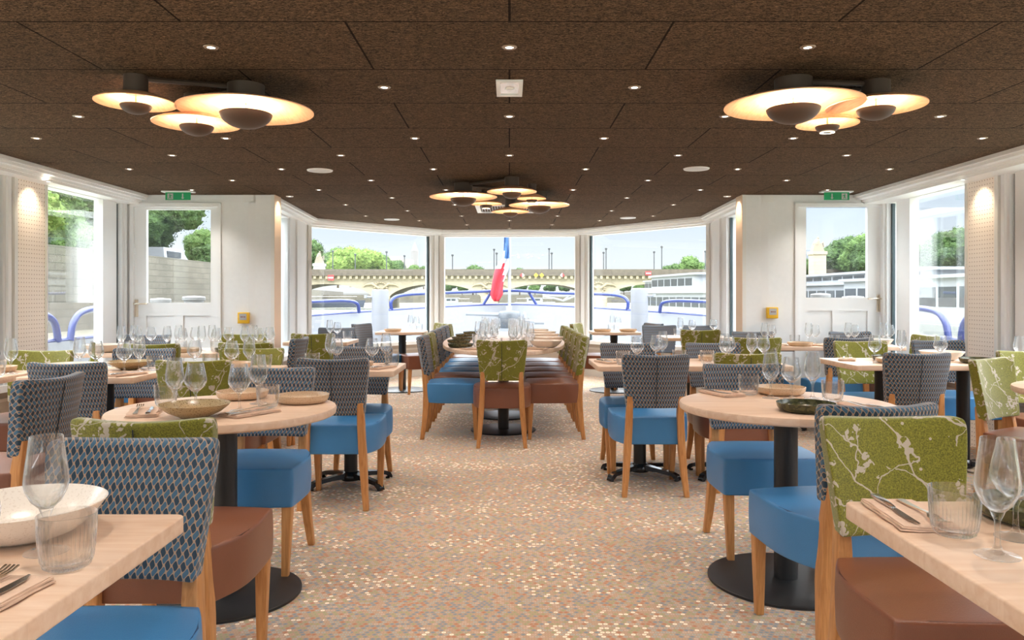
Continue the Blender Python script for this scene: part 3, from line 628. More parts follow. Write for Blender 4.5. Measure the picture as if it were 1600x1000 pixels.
# ------------------------------------------------------------------ chairs
def make_chair(back, seat):
    root = empty('dining_chair'); tag(root, 'chair', 'chair')
    bm_, sm_, tm_ = (BF if back == 'blue' else GF), (bluel if seat == 'blue' else brownl), (thread_b if seat == 'blue' else thread_r)
    # origin: middle between the rear feet, facing +Y
    def sf(x, y, z):
        # x in -1..1, y 0..1, z 0..1
        w = .170 + .066 * min(1, max(0, (y - .02) / .30)) ** .7 - .012 * max(0, y - .7) / .3
        yy = .035 + y * .435
        yy += .018 * (1 - x * x) * (1 if y > .85 else 0) * y
        bulge = 1 + .02 * math.sin(math.pi * z)
        zz = .305 + .165 * z + (.020 * (1 - x * x) * (1 - (2 * y - 1) ** 2) if z > .98 else 0)
        return (x * w * bulge, yy, zz)
    mb = MB().grid([-1, -.93, -.5, 0, .5, .93, 1], [0, .05, .3, .6, .94, 1], [0, .06, .5, .90, 1], sf)
    mb.obj('seat', sm_, root, smooth=60, subsurf=2)
    ring = []
    for q in range(32):
        t = 2 * math.pi * q / 32; c, s_ = math.cos(t), math.sin(t); m = max(abs(c), abs(s_)); x = c / m; y = (s_ / m + 1) / 2
        k = .955; p = sf(x * k, .5 + (y - .5) * k, .97); ring.append((p[0] * (1 - .02 * (abs(x) > .98 and (y < .02 or y > .98))), p[1], .470))
    # soft corners
    ring2 = [tuple((Vector(ring[q - 1]) + 2 * Vector(ring[q]) + Vector(ring[(q + 1) % 32])) / 4) for q in range(32)]
    MB().tube([(p[0], p[1], .4675) for p in ring2], .0028, 6, closed=True).obj('piping', tm_, root, smooth=60)
    # backrest
    def bf(x, y, z):
        w = .170 + (.208 - .170) * z
        zz = .53 + .315 * z + (.014 * abs(x) ** 2 * z) 
        yc = .012 - .062 * z + .050 * (x * x) * (.6 + .4 * z)
        t = .058 - .012 * z
        return (x * w, yc + (y - .5) * t, zz)
    mb = MB().grid([-1, -.93, -.55, 0, .55, .93, 1], [0, .25, .75, 1], [0, .07, .5, .90, 1], lambda x, y, z: bf(x * (1 - .045 * (z > .99) * (abs(x) > .99)), y, z - .035 * (z > .99) * (abs(x) > .99)))
    b = mb.obj('backrest', bm_, root, smooth=60, subsurf=2)
    MB().tube([(0, bf(0, 0, z)[1] - .0005 + (.004 if z in (0, 1) else 0), bf(0, 0, z)[2]) for z in (.05, .25, .5, .75, .95)], .0022, 5).obj('seam', pm('seam_dark', (.03, .035, .04), .9), b)
    # legs
    def sect(cx, cy, z, wx, wy): return [(cx - wx, cy - wy, z), (cx + wx, cy - wy, z), (cx + wx, cy + wy, z), (cx - wx, cy + wy, z)]
    for sx in (-1, 1):
        mb = MB().sweep([sect(sx * x, y, z, wx, wy) for x, y, z, wx, wy in [(.186, .0, 0, .015, .017), (.174, .018, .12, .018, .021), (.163, .032, .27, .021, .025), (.157, .034, .38, .021, .026), (.153, .026, .48, .020, .024), (.150, .012, .60, .017, .018)]])
        mb.obj('leg', legm, root, smooth=40, bevel=.004)
        mb = MB().sweep([sect(sx * x, y, z, w, w) for x, y, z, w in [(.190, .452, 0, .0145), (.198, .440, .33, .0225)]])
        mb.obj('leg', legm, root, smooth=40, bevel=.004)
    return root
CH = {(b, s_): make_chair(b, s_) for b in ('blue', 'green') for s_ in ('blue', 'brown')}
def chair(x, y, rot, b, s_, label):
    c = ('blue patterned' if b == 'blue' else 'green blossom') + ' chair'
    place(CH[(b, s_)], (x, y, 0), R(rot), c + ' with ' + s_ + ' seat, ' + label, 'upholstered dining chairs')
CHAIRS = [
 (-.905, 1.87, 180, 'blue', 'blue', 'at the front left corner table'),
 (-1.04, 2.21, 0, 'green', 'brown', 'near side of the left round table'),
 (-1.14, 3.74, 180, 'blue', 'blue', 'window side of the left round table'),
 (1.185, 2.50, 7, 'blue', 'blue', 'near side of the right round table'),
 (1.09, 2.21, 180, 'green', 'brown', 'at the front right corner table'),
 (1.185, 3.94, 180, 'blue', 'blue', 'window side of the right round table'),
 (-.985, 4.33, 0, 'blue', 'blue', 'back to camera behind left round table'),
 (-1.0, 5.3, 180, 'blue', 'blue', 'far side of left aisle table'),
 (-1.71, 4.2, 0, 'green', 'brown', 'back to camera, second left table row'),
 (-1.69, 5.12, 180, 'green', 'brown', 'facing camera, second left table row'),
 (-2.31, 4.05, 0, 'blue', 'blue', 'near side of the table with olive vase'),
 (-2.41, 5.12, 180, 'blue', 'blue', 'far side of the table with olive vase'),
 (-2.97, 4.92, 180, 'green', 'brown', 'by the left perforated pier'),
 (-1.99, 3.36, 84, 'blue', 'brown', 'seen from behind at left edge'),
 (2.49, 4.74, 0, 'blue', 'brown', 'back to camera, right middle table'),
 (2.68, 5.93, 180, 'green', 'blue', 'far side of the right middle table'),
 (3.34, 6.05, 180, 'blue', 'blue', 'far side by the right perforated pier'),
 (3.27, 4.88, 180, 'green', 'brown', 'at right edge facing camera'),
 (2.66, 4.28, -148, 'green', 'brown', 'turned sideways near right edge'),
 (.87, 4.62, 0, 'blue', 'blue', 'back to camera beside the right aisle'),
 (1.45, 4.72, 0, 'green', 'brown', 'back to camera behind right round table'),
 (.865, 5.68, 180, 'blue', 'blue', 'far aisle side of right aisle table'),
 (1.50, 5.72, 180, 'blue', 'brown', 'far right side of right aisle table'),
 (-1.95, 5.74, 0, 'green', 'brown', 'near right side of left door table'),
 (-2.60, 5.64, 0, 'green', 'brown', 'near left side of left door table'),
 (-1.74, 6.42, 90, 'blue', 'blue', 'at right end of left door table'),
 (-2.40, 7.02, 180, 'green', 'brown', 'far right side of left door table'),
 (-3.24, 6.95, 180, 'blue', 'blue', 'far left side of left door table'),
 (2.06, 6.45, 0, 'green', 'brown', 'near left side of right door table'),
 (2.82, 6.45, 0, 'blue', 'blue', 'near right side of right door table'),
 (2.36, 7.52, 180, 'blue', 'blue', 'far left side of right door table'),
 (3.30, 7.52, 180, 'blue', 'blue', 'far right side of right door table'),
 (3.66, 6.83, 90, 'green', 'brown', 'at right end of right door table'),
 (-1.81, 7.15, 0, 'green', 'brown', 'near side of left bow window table'),
 (-1.88, 8.45, 180, 'blue', 'blue', 'far side of left bow window table'),
 (1.95, 7.92, 0, 'green', 'brown', 'near side of right bow window table'),
 (1.76, 9.12, 180, 'blue', 'blue', 'far left side of right bow window table'),
 (2.23, 9.12, 180, 'blue', 'blue', 'far right side of right bow window table'),
 (-1.84, 9.66, -112, 'blue', 'blue', 'left of the far left pedestal table'),
 (-.87, 9.75, 112, 'green', 'brown', 'right of the far left pedestal table'),
 (.84, 9.75, -112, 'green', 'brown', 'left of the far right pedestal table'),
 (1.82, 9.80, 112, 'blue', 'blue', 'right of the far right pedestal table'),
 (-.06, 6.10, 0, 'green', 'brown', 'head of the long oval table'),
]
ordn = ['nearest', 'second', 'third', 'fourth', 'fifth', 'farthest']
for q, (b, s_) in enumerate([('blue', 'blue'), ('green', 'brown'), ('blue', 'blue'), ('blue', 'blue'), ('blue', 'blue'), ('green', 'brown')]):
    CHAIRS.append((-.73, 6.66 + .555 * q, -90, b, s_, '%s on left of long oval table' % ordn[q]))
for q in range(5):
    CHAIRS.append((.62, 6.66 + .555 * q, 90, 'green', 'brown', '%s on right of long oval table' % (ordn[q] if q < 4 else 'farthest')))
for c in CHAIRS: chair(*c)

# ------------------------------------------------------------------ tables
TH = .035; TZ = .75
def rounded(x0, y0, x1, y1, r, n=5):
    pts = []
    for cx, cy, a0 in ((x1 - r, y1 - r, 0), (x0 + r, y1 - r, 90), (x0 + r, y0 + r, 180), (x1 - r, y0 + r, 270)):
        for q in range(n + 1):
            a = R(a0 + 90 * q / n); pts.append((cx + r * math.cos(a), cy + r * math.sin(a)))
    return pts
def top_round(root, r): MB().lathe([(0, TZ - TH), (r - .012, TZ - TH), (r - .003, TZ - TH + .006), (r, TZ - .012), (r - .004, TZ - .003), (r - .012, TZ), (0, TZ)], 96).obj('tabletop', topm, root, smooth=40)
def disc_base(root, x, y, r=.31):
    MB().lathe([(0, 0), (r, 0), (r, .010), (r - .008, .014), (0, .016)], 72, (x, y, 0)).obj('base_plate', black, root, smooth=40)
    MB().lathe([(.048, .014), (.048, TZ - TH - .012)], 32, (x, y, 0)).obj('pole', black, root, smooth=40)
    MB().box((x - .14, y - .14, TZ - TH - .012), (x + .14, y + .14, TZ - TH)).obj('mounting_plate', black, root, smooth=0)
def star_base(root, x, y):
    MB().lathe([(.042, .05), (.042, TZ - TH - .012)], 28, (x, y, 0)).obj('pole', black, root, smooth=40)
    MB().box((x - .14, y - .14, TZ - TH - .012), (x + .14, y + .14, TZ - TH)).obj('mounting_plate', black, root, smooth=0)
    MB().lathe([(0, .03), (.06, .03), (.065, .05), (.055, .075), (.045, .085), (0, .085)], 28, (x, y, 0)).obj('hub', blackg, root, smooth=40)
    for a in (38, 142, 218, 322):
        d = Vector((math.cos(R(a)), math.sin(R(a)), 0)); n = Vector((-d.y, d.x, 0)); o = Vector((x, y, 0)); mb = MB()
        secs = []
        for t, w, zb, zt in ((.03, .030, .045, .080), (.14, .024, .042, .068), (.24, .023, .032, .055), (.275, .026, .008, .042), (.29, .022, .006, .02)):
            p = o + d * t; secs.append([tuple(p - n * w + Vector((0, 0, zb))), tuple(p + n * w + Vector((0, 0, zb))), tuple(p + n * w * .8 + Vector((0, 0, zt))), tuple(p - n * w * .8 + Vector((0, 0, zt)))])
        mb.sweep(secs).lathe([(.014, 0), (.014, .01)], 12, (x + d.x * .265, y + d.y * .265, 0)); mb.obj('foot', blackg, root, smooth=40)
def table(name, label, x0, y0, x1, y1, bases, kind='star'):
    cx, cy = (x0 + x1) / 2, (y0 + y1) / 2; root = empty('dining_table', (cx, cy, 0)); tag(root, label, 'table', 'dining tables')
    MB().prism(rounded(x0 - cx, y0 - cy, x1 - cx, y1 - cy, .022), TZ - TH, TZ).obj('tabletop', topm, root, smooth=40, bevel=.004)
    for bx, by in bases: (star_base if kind == 'star' else disc_base)(root, bx - cx, by - cy)
    return root
r_ = empty('round_table', (-1.145, 3.12, 0)); tag(r_, 'round pale wood pedestal table left of the aisle', 'table'); top_round(r_, .44); disc_base(r_, 0, 0, .30)
r_ = empty('round_table', (1.165, 3.27, 0)); tag(r_, 'round pale wood pedestal table right of the aisle', 'table'); top_round(r_, .44); disc_base(r_, 0, 0, .32)
r_ = empty('round_table', (2.92, 3.75, 0)); tag(r_, 'round pale wood table cut off by the right edge', 'table'); top_round(r_, .42); disc_base(r_, 0, 0, .3)
table('t', 'pale wood corner table cut off at front left', -1.72, .30, -.665, 1.60, [(-1.2, 1.0)], 'disc')
table('t', 'pale wood corner table cut off at front right', .73, .35, 1.85, 1.70, [(1.42, .95)], 'disc')
table('t', 'small pale wood table holding the olive vase', -2.72, 4.26, -2.07, 4.90, [(-2.39, 4.6)])
table('t', 'small pale wood table cut off by the left edge', -3.5, 4.05, -2.80, 4.68, [(-3.15, 4.4)])
table('t', 'pale wood table beside left aisle behind round table', -1.34, 4.62, -.69, 5.2, [(-1.01, 4.94)])
table('t', 'pale wood table between vase table and left aisle table', -2.02, 4.45, -1.43, 5.02, [(-1.72, 4.75)])
table('t', 'long pale wood table at middle right by the pier', 2.23, 5.0, 3.42, 5.62, [(2.54, 5.3), (3.1, 5.3)])
table('t', 'double pale wood table beside the right aisle', .565, 4.95, 1.82, 5.56, [(.87, 5.18), (1.46, 5.18)])
table('t', 'long wood table in front of the left door', -3.40, 6.05, -1.95, 6.68, [(-3.0, 6.36), (-2.3, 6.36)])
table('t', 'long wood table in front of the right door', 1.92, 6.82, 3.50, 7.32, [(2.4, 7.05), (3.1, 7.05)])
table('t', 'wood table at the left bow side window', -2.2, 7.5, -1.57, 8.1, [(-1.88, 7.8)])
table('t', 'wood table at the right bow side window', 1.67, 8.28, 2.40, 8.85, [(2.0, 8.56)])
table('t', 'small pedestal table before the far left bow window', -1.66, 9.55, -1.06, 10.1, [(-1.36, 9.85)], 'disc')
table('t', 'small pedestal table before the far right bow window', 1.02, 9.5, 1.62, 10.05, [(1.32, 9.8)], 'disc')
OX, OY0, OY1, OW = -.055, 6.2, 9.72, .60
r_ = empty('oval_table', (OX, (OY0 + OY1) / 2, 0)); tag(r_, 'long oval pale wood table in the middle of the bow', 'table')
hl = (OY1 - OY0) / 2; pts = []
for q in range(96):
    a = 2 * math.pi * q / 96; c, s_ = math.cos(a), math.sin(a); n_ = 2.3
    pts.append((OW * math.copysign(abs(c) ** (2 / n_), c), hl * math.copysign(abs(s_) ** (2 / n_), s_)))
MB().prism(pts, TZ - TH, TZ).obj('tabletop', topm, r_, smooth=40, bevel=.005)
for yy in (6.93, 7.75, 8.9): disc_base(r_, 0, yy - (OY0 + OY1) / 2, .29)

# ------------------------------------------------------------------ tableware prototypes
def wine(kind):
    root = empty('wine_glass'); tag(root, 'wine glass', 'wine glass')
    if kind == 'slim': prof = [(.0, .075), (.012, .078), (.024, .090), (.033, .108), (.036, .122), (.034, .145), (.030, .175), (.0265, .203)]
    else: prof = [(.0, .070), (.014, .074), (.030, .088), (.041, .106), (.0425, .118), (.039, .140), (.034, .163), (.0305, .182)]
    inner = [(max(0, r - .0014), z + (.002 if r < .02 else .0008)) for r, z in prof][::-1]
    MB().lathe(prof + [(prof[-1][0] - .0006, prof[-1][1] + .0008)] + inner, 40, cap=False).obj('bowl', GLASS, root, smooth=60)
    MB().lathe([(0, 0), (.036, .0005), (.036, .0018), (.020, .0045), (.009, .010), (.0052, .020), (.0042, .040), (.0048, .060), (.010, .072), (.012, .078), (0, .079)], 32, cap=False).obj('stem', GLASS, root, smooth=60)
    return root
WG = {'slim': wine('slim'), 'round': wine('round')}
def tumbler():
    root = empty('tumbler'); tag(root, 'tumbler', 'tumbler')
    rib = lambda i, j: (-.0022 if (i % 3 == 0) and 2 <= j <= 5 else 0)
    prof = [(.0, 0), (.030, 0), (.036, .004), (.040, .014), (.043, .035), (.0445, .058), (.0450, .066), (.0455, .088), (.0448, .0892), (.0438, .088), (.0432, .060), (.041, .030), (.037, .014), (.030, .010), (0, .009)]
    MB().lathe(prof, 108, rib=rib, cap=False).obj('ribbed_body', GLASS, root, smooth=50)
    return root
TUM = tumbler()
def dish(kind):
    if kind == 'speckled': pr = [(0, 0), (.05, 0), (.055, .004), (.095, .022), (.120, .042), (.127, .051), (.124, .052), (.115, .043), (.090, .027), (.05, .010), (0, .008)]
    elif kind == 'white': pr = [(0, 0), (.07, 0), (.095, .010), (.125, .035), (.145, .062), (.142, .063), (.122, .038), (.092, .014), (.07, .006), (0, .005)]
    else: pr = [(0, 0), (.085, 0), (.100, .006), (.108, .018), (.111, .034), (.1075, .0345), (.104, .020), (.096, .009), (.08, .005), (0, .005)]
    return tag(MB().lathe(pr, 64, cap=False).obj('plate' if kind in ('beige', 'green') else 'bowl', CER[kind], smooth=50), 'dish', 'plate' if kind in ('beige', 'green') else 'bowl')
DISH = {k_: dish(k_) for k_ in CER}
def make_napkin():
    mb = MB()
    for q in range(3):
        z = .001 + q * .0035; e_ = .003 * q
        mb.grid([-.055 + e_ * .3, -.02, .02, .055 - e_], [-.105 + e_, -.06, -.02, .02, .06, .105 - e_ * .4], [z, z + .003], lambda x, y, zz: (x + .0025 * math.sin(y * 70 + q), y + .0015 * math.sin(x * 90), zz + .0012 * (1 + math.sin(y * 60 + q * 2)) * (abs(x) > .05)))
    return tag(mb.obj('napkin', LINEN, None, smooth=60), 'napkin', 'napkin')
NAP = make_napkin()
def make_fork():
    mb = MB(); secs = []
    for y, w, z, t in ((-.10, .007, .000, .0022), (-.095, .0085, .0, .0025), (-.05, .0065, .001, .0028), (.0, .0035, .004, .003), (.03, .0035, .007, .0026), (.045, .009, .007, .002), (.055, .0125, .006, .0018)):
        secs.append([(-w, y, z), (w, y, z), (w, y, z + t), (-w, y, z + t)])
    mb.sweep(secs)
    for q in range(4):
        x = -.0105 + q * .007
        mb.sweep([[(x - .0018, y, z), (x + .0018, y, z), (x + .0018, y, z + .0018), (x - .0018, y, z + .0018)] for y, z in ((.052, .006), (.070, .0045), (.088, .006), (.102, .010))])
    return tag(mb.obj('fork', brass, None, smooth=40), 'fork', 'fork')
def make_knife():
    root = empty('knife'); tag(root, 'knife', 'knife')
    MB().sweep([[(-w, y, .0), (w, y, .0), (w, y, t), (-w, y, t)] for y, w, t in ((-.112, .006, .005), (-.105, .0085, .007), (-.05, .0075, .0065), (-.008, .005, .005))]).obj('handle', steel, root, smooth=40, bevel=.001)
    MB().sweep([[(-.005, y, .001), (w, y, .0015), (w, y, .0022), (-.005, y, .003)] for y, w in ((-.009, .004), (.0, .006), (.04, .009), (.08, .007), (.102, -.002))]).obj('blade', steel, root, smooth=30)
    return root
FORK = make_fork(); KNIFE = make_knife()
cnt = {}
def ware(kind, x, y, label, rz=0, z=TZ + .0005, sub=None):
    if kind in ('slim', 'round'):
        place(WG[kind], (x, y, z), rz, ('slim tall' if kind == 'slim' else 'wide bowled') + ' wine glass, ' + label, 'wine glasses')
    elif kind == 'tumbler': place(TUM, (x, y, z), rz, 'ribbed clear tumbler, ' + label, 'ribbed tumblers')
    elif kind in DISH:
        nm = {'speckled': 'speckled stoneware bowl, ', 'white': 'white flared bowl, ', 'beige': 'beige low rimmed plate, ', 'green': 'dark green low plate, '}[kind]
        place(DISH[kind], (x, y, z), rz, nm + label, 'stoneware dishes')
    elif kind == 'cutlery':
        place(NAP, (x, y, z), rz, 'folded linen napkin, ' + label, 'folded linen napkins')
        c, s_ = math.cos(rz), math.sin(rz); off = lambda u, v: (x + u * c - v * s_, y + u * s_ + v * c, z + .0125)
        place(FORK, off(-.022, .01), rz, 'shiny dinner fork on the napkin, ' + label, 'forks')
        place(KNIFE, off(.022, -.005), rz, 'shiny table knife on the napkin, ' + label, 'knives')
def T(lst, tab):
    for it in lst: ware(it[0], it[1], it[2], it[3] + ' ' + tab if tab else it[3], R(it[4]) if len(it) > 4 else 0)
T([('slim', -.812, 1.36, 'behind the tumbler,'), ('round', -.83, 1.19, 'at the left picture edge,'), ('tumbler', -.733, 1.285, 'at right edge,'),
   ('white', -.915, 1.455, 'beside the glasses,'), ('cutlery', -.775, 1.115, 'near edge,', -5)], 'front left corner table')
T([('cutlery', .808, 1.575, 'at the corner,', 176), ('tumbler', .838, 1.46, 'beside the cutlery,'), ('slim', .843, 1.34, 'in front,'), ('round', .94, 1.44, 'right edge,'), ('green', 1.06, 1.56, 'behind the glasses,')], 'front right corner table')
T([('speckled', -1.165, 2.87, 'near edge,'), ('slim', -1.325, 3.07, 'leftmost,'), ('round', -1.238, 3.06, 'second from left,'), ('round', -1.055, 3.03, 'third from left,'), ('slim', -1.045, 3.23, 'rightmost,'),
   ('tumbler', -.975, 3.13, 'right side,'), ('tumbler', -1.40, 3.16, 'left side,'), ('beige', -1.17, 3.40, 'far side,'), ('beige', -.872, 3.27, 'right side,'), ('cutlery', -.985, 2.945, 'near right,', -32), ('cutlery', -1.39, 2.95, 'near left,', 20)], 'left round table')
T([('cutlery', .965, 3.53, 'left side,', 200), ('tumbler', 1.085, 3.52, 'left side,'), ('slim', 1.145, 3.40, 'leftmost,'), ('round', 1.225, 3.37, 'middle,'), ('slim', 1.325, 3.39, 'rightmost,'), ('tumbler', 1.375, 3.30, 'right side,'),
   ('beige', 1.24, 3.55, 'far side,'), ('green', 1.155, 3.02, 'near edge,'), ('cutlery', 1.40, 3.10, 'near right,', 15)], 'right round table')
T([('slim', -2.205, 4.62, 'far,'), ('round', -2.235, 4.50, 'near,'), ('tumbler', -2.13, 4.66, 'right side,'), ('speckled', -2.32, 4.74, 'far side,'), ('white', -2.5, 4.42, 'near side,'), ('cutlery', -2.17, 4.39, 'near right,', -25), ('slim', -2.56, 4.62, 'left of vase,'), ('round', -2.44, 4.58, 'right of vase,')], 'olive vase table')
T([('slim', -2.86, 4.45, 'right,'), ('round', -2.97, 4.45, 'left,'), ('tumbler', -2.87, 4.34, 'near,'), ('beige', -3.02, 4.56, 'far side,'), ('cutlery', -2.97, 4.2, 'near,', 20)], 'left edge table')
T([('cutlery', -.80, 4.80, 'near right,', -25), ('tumbler', -.745, 4.92, 'near right,'), ('round', -.86, 4.86, 'near,'), ('slim', -.80, 5.03, 'far right,'), ('beige', -.97, 4.90, 'middle,'), ('slim', -1.16, 5.03, 'far left,'), ('round', -1.10, 4.94, 'centre left,'), ('tumbler', -1.24, 4.88, 'left,')], 'left aisle table')
T([('slim', -1.55, 4.62, 'near,'), ('round', -1.64, 4.58, 'near left,'), ('tumbler', -1.50, 4.75, 'right side,'), ('beige', -1.72, 4.85, 'far side,'), ('tumbler', -1.86, 4.82, 'left side,'), ('round', -1.9, 4.68, 'far left,')], 'small second row left table')
T([('cutlery', 2.36, 5.42, 'left end,', 155), ('round', 2.44, 5.18, 'left end,'), ('green', 2.64, 5.40, 'far left,'), ('beige', 2.56, 5.17, 'near left,'), ('white', 3.02, 5.42, 'far right,'), ('green', 3.12, 5.17, 'near right,'), ('round', 2.90, 5.22, 'middle,'), ('slim', 2.78, 5.5, 'far middle,')], 'long right middle table')
ware('round', 3.36, 5.1, 'right end, long right middle table')
T([('green', 2.62, 3.62, 'left side,'), ('cutlery', 2.72, 3.45, 'left side,', 20)], 'right edge round table')
T([('tumbler', .74, 5.06, 'leftmost,'), ('round', .83, 5.04, 'first from left,'), ('round', 1.00, 5.28, 'second from left,'), ('slim', 1.06, 5.36, 'third from left,'), ('tumbler', 1.13, 5.16, 'middle,'), ('tumbler', 1.30, 5.10, 'right of middle,'),
   ('slim', 1.40, 5.04, 'fourth from left,'), ('round', 1.46, 5.16, 'fifth from left,'), ('beige', 1.42, 5.38, 'far right,'), ('slim', 1.60, 5.12, 'sixth from left,'), ('round', 1.69, 5.16, 'seventh from left,'), ('tumbler', 1.76, 5.26, 'right end,'), ('cutlery', .66, 5.2, 'left end,', 200)], 'right aisle table')
for i, (x, lab) in enumerate([(-3.15, 'leftmost'), (-2.78, 'left of middle'), (-2.50, 'right of middle'), (-2.15, 'rightmost')]):
    T([('slim', x, 6.30, lab + ' place front,'), ('round', x + .09, 6.38, lab + ' place front,'), ('slim', x + .02, 6.47, lab + ' place back,'), ('round', x + .13, 6.54, lab + ' place back,'), ('tumbler', x + .14, 6.24, lab + ' place,'), (['white', 'green', 'beige', 'green'][i], x - .08, 6.17, lab + ' place,')], 'left door table')
for i, (x, lab) in enumerate([(2.22, 'leftmost'), (2.62, 'left of middle'), (2.98, 'right of middle'), (3.30, 'rightmost')]):
    T([('slim', x + .1, 7.05, lab + ' place,'), ('round', x + .18, 7.1, lab + ' place,'), ('tumbler', x + .0, 7.12, lab + ' place,'), (['white', 'beige', 'green', 'white'][i], x - .02, 6.94, lab + ' place,')], 'right door table')
    if i < 2: ware('cutlery', x + .17, 6.93, lab + ' place, right door table', R(20))
T([('slim', -1.82, 7.86, 'left,'), ('round', -1.73, 7.80, 'right,'), ('tumbler', -1.65, 7.9, 'right side,'), ('beige', -1.9, 7.64, 'near side,')], 'left bow window table')
T([('slim', 1.90, 8.62, 'left,'), ('round', 2.02, 8.58, 'right,'), ('tumbler', 1.84, 8.48, 'left side,'), ('beige', 2.12, 8.45, 'near side,'), ('round', 2.28, 8.66, 'far right,')], 'right bow window table')
T([('beige', -1.46, 9.72, 'left side,'), ('slim', -1.25, 9.8, 'left,'), ('round', -1.17, 9.75, 'right,'), ('tumbler', -1.15, 9.9, 'right side,')], 'far left pedestal table')
T([('beige', 1.16, 9.68, 'left side,'), ('beige', 1.48, 9.68, 'right side,'), ('slim', 1.30, 9.8, 'left,'), ('round', 1.38, 9.86, 'right,'), ('tumbler', 1.27, 9.68, 'middle,')], 'far right pedestal table')
for q in range(5):
    y = 6.74 + .56 * q; o = ordn[q] if q < 4 else 'farthest'
    for sx, sd in ((-1, 'left'), (1, 'right')):
        w = .37 if q in (0, 4) else .42
        ja = .035 * math.sin(q * 2.3 + sx); jb = .03 * math.cos(q * 3.1 + sx)
        T([('green' if sx < 0 else 'white', OX + sx * w, y, '%s %s place,' % (o, sd)), ('slim', OX + sx * (.21 + ja), y + .13, '%s %s place,' % (o, sd)), ('round', OX + sx * (.11 + jb), y + .04, '%s %s place,' % (o, sd)),
           ('round', OX + sx * (.10 - jb), y + .19, '%s %s place back,' % (o, sd)), ('tumbler', OX + sx * (.235 - jb), y + .005, '%s %s place,' % (o, sd))], 'oval table')
T([('tumbler', -.03, 6.62, 'head place,'), ('beige', -.05, 6.38, 'head place,'), ('round', .03, 6.72, 'head place,')], 'oval table')
T([('cutlery', -.30, 6.50, 'left of head place,', -60), ('cutlery', .22, 6.50, 'right of head place,', 60)], 'oval table')
vz = MB().lathe([(0, 0), (.036, 0), (.040, .012), (.034, .040), (.018, .075), (.009, .100), (.008, .150), (.012, .168), (.009, .168), (.006, .150), (.006, .10), (0, .06)], 32, (0, 0, 0), cap=False).obj('vase', pm('olive_glaze', srgb(120, 124, 34), .25), smooth=60)
vz.location = (-2.50, 4.66, TZ + .0005); tag(vz, 'slender olive green vase between two wine glasses', 'vase')

# ------------------------------------------------------------------ outside: the bow deck
def P(px, py, Y): return ((px - CX) / F * Y, Y, 1.2 - (py - HY) / F * Y)     # a point of the place seen along one direction, used only to measure it
CEN = 0
bw = [(-4.75, 3.0, .72), (-4.75, 8.5, .72), (-4.45, 10.8, .76), (-3.65, 12.9, .83), (-2.5, 14.8, .90), (-1.3, 16.0, .96), (0, 16.6, 1.0)]
bw = bw + [(-x, y, z) for x, y, z in bw[-2::-1]]
def smooth3(pts, n=6):
    out = []; V = [Vector(p) for p in pts]
    for i in range(len(V) - 1):
        p0, p1, p2, p3 = V[max(i - 1, 0)], V[i], V[i + 1], V[min(i + 2, len(V) - 1)]
        for q in range(n):
            t = q / n; out.append(tuple(.5 * ((2 * p1) + (p2 - p0) * t + (2 * p0 - 5 * p1 + 4 * p2 - p3) * t * t + (3 * p1 - p0 - 3 * p2 + p3) * t ** 3)))
    out.append(tuple(V[-1])); return out
bws = smooth3(bw)
bwi = offset([(p[0], p[1]) for p in bws], -.07)
tag(MB().prism([(p[0], p[1]) for p in bws][::-1], -.12, -.062).obj('floor_deck', deckm, smooth=0), kind='structure')
mb = MB(); mb.sweep([[(p[0], p[1], -1.2), (q[0], q[1], -1.2), (q[0], q[1], p[2]), (p[0], p[1], p[2])] for p, q in zip(bws, bwi)])
tag(mb.obj('bulwark', boatw, smooth=60), 'white bulwark wall running around the bow deck', 'bulwark')
mb = MB().tube([((p[0] + q[0]) / 2, (p[1] + q[1]) / 2, p[2] + .012) for p, q in zip(bws, bwi)], .028, 8)
tag(mb.obj('rubbing_strake', raill), 'blue strip along the top of the bow bulwark', 'bulwark rail')
def onbw(x):   # bulwark height and y at x
    best = min(range(len(bws)), key=lambda i: abs(bws[i][0] - x) - (bws[i][1] > 9) * .001 + (0 if bws[i][1] > 9 else 5)); return bws[best]
def rail(label, pts, r=.03, posts=()):
    mb = MB().tube(smooth3(pts, 5), r, 10)
    root = mb.obj('guard_rail', raill, smooth=60); tag(root, label, 'railing', 'blue tube guard rails')
    for a, b in posts: MB().tube([a, b], r * .9, 10).obj('post', raill, root, smooth=60)
def rl(x, dz):
    b = onbw(x); return (b[0] * .99, b[1] - .03, b[2] + dz)
rail('blue guard rail over the bow behind the flagpole', [rl(-2.4, .0), rl(-2.35, .2), rl(-2.15, .29), rl(-1.6, .30), rl(-.8, .30), (-.3, 16.4, 1.30), (0, 16.5, 1.305), (.3, 16.4, 1.30), rl(.8, .28), rl(1.6, .29), rl(2.15, .29), rl(2.35, .2), rl(2.4, 0)], .034,
     [((-.38, 16.42, 1.29), (-.56, 16.42, 1.0)), ((.40, 16.42, 1.29), (.58, 16.42, 1.0))])
for s_, w_ in ((-1, 'left'), (1, 'right')):
    rail('blue curved guard rail beyond the %s bow window' % w_, [(s_ * 4.62, 9.6, 1.0), (s_ * 4.45, 10.6, 1.03), (s_ * 4.0, 11.8, 1.07), (s_ * 3.3, 13.2, 1.10), (s_ * 2.95, 13.8, 1.11), (s_ * 2.78, 14.1, 1.06), (s_ * 2.75, 14.2, .89)], .032)
    rail('pale blue bent guard rail outside the %s side window, aft' % w_, [(s_ * 4.7, 4.5, 1.03), (s_ * 4.7, 7.2, 1.03), (s_ * 4.7, 7.75, 1.02), (s_ * 4.7, 8.0, .93), (s_ * 4.7, 8.08, .72)], .036)
    rail('pale blue bent guard rail outside the %s side window, forward' % w_, [(s_ * 4.7, 8.3, .72), (s_ * 4.7, 8.38, .93), (s_ * 4.7, 8.65, 1.04), (s_ * 4.68, 9.4, 1.06)], .036)
bollc = pm('bollard_white', (.14, .147, .165), .5)
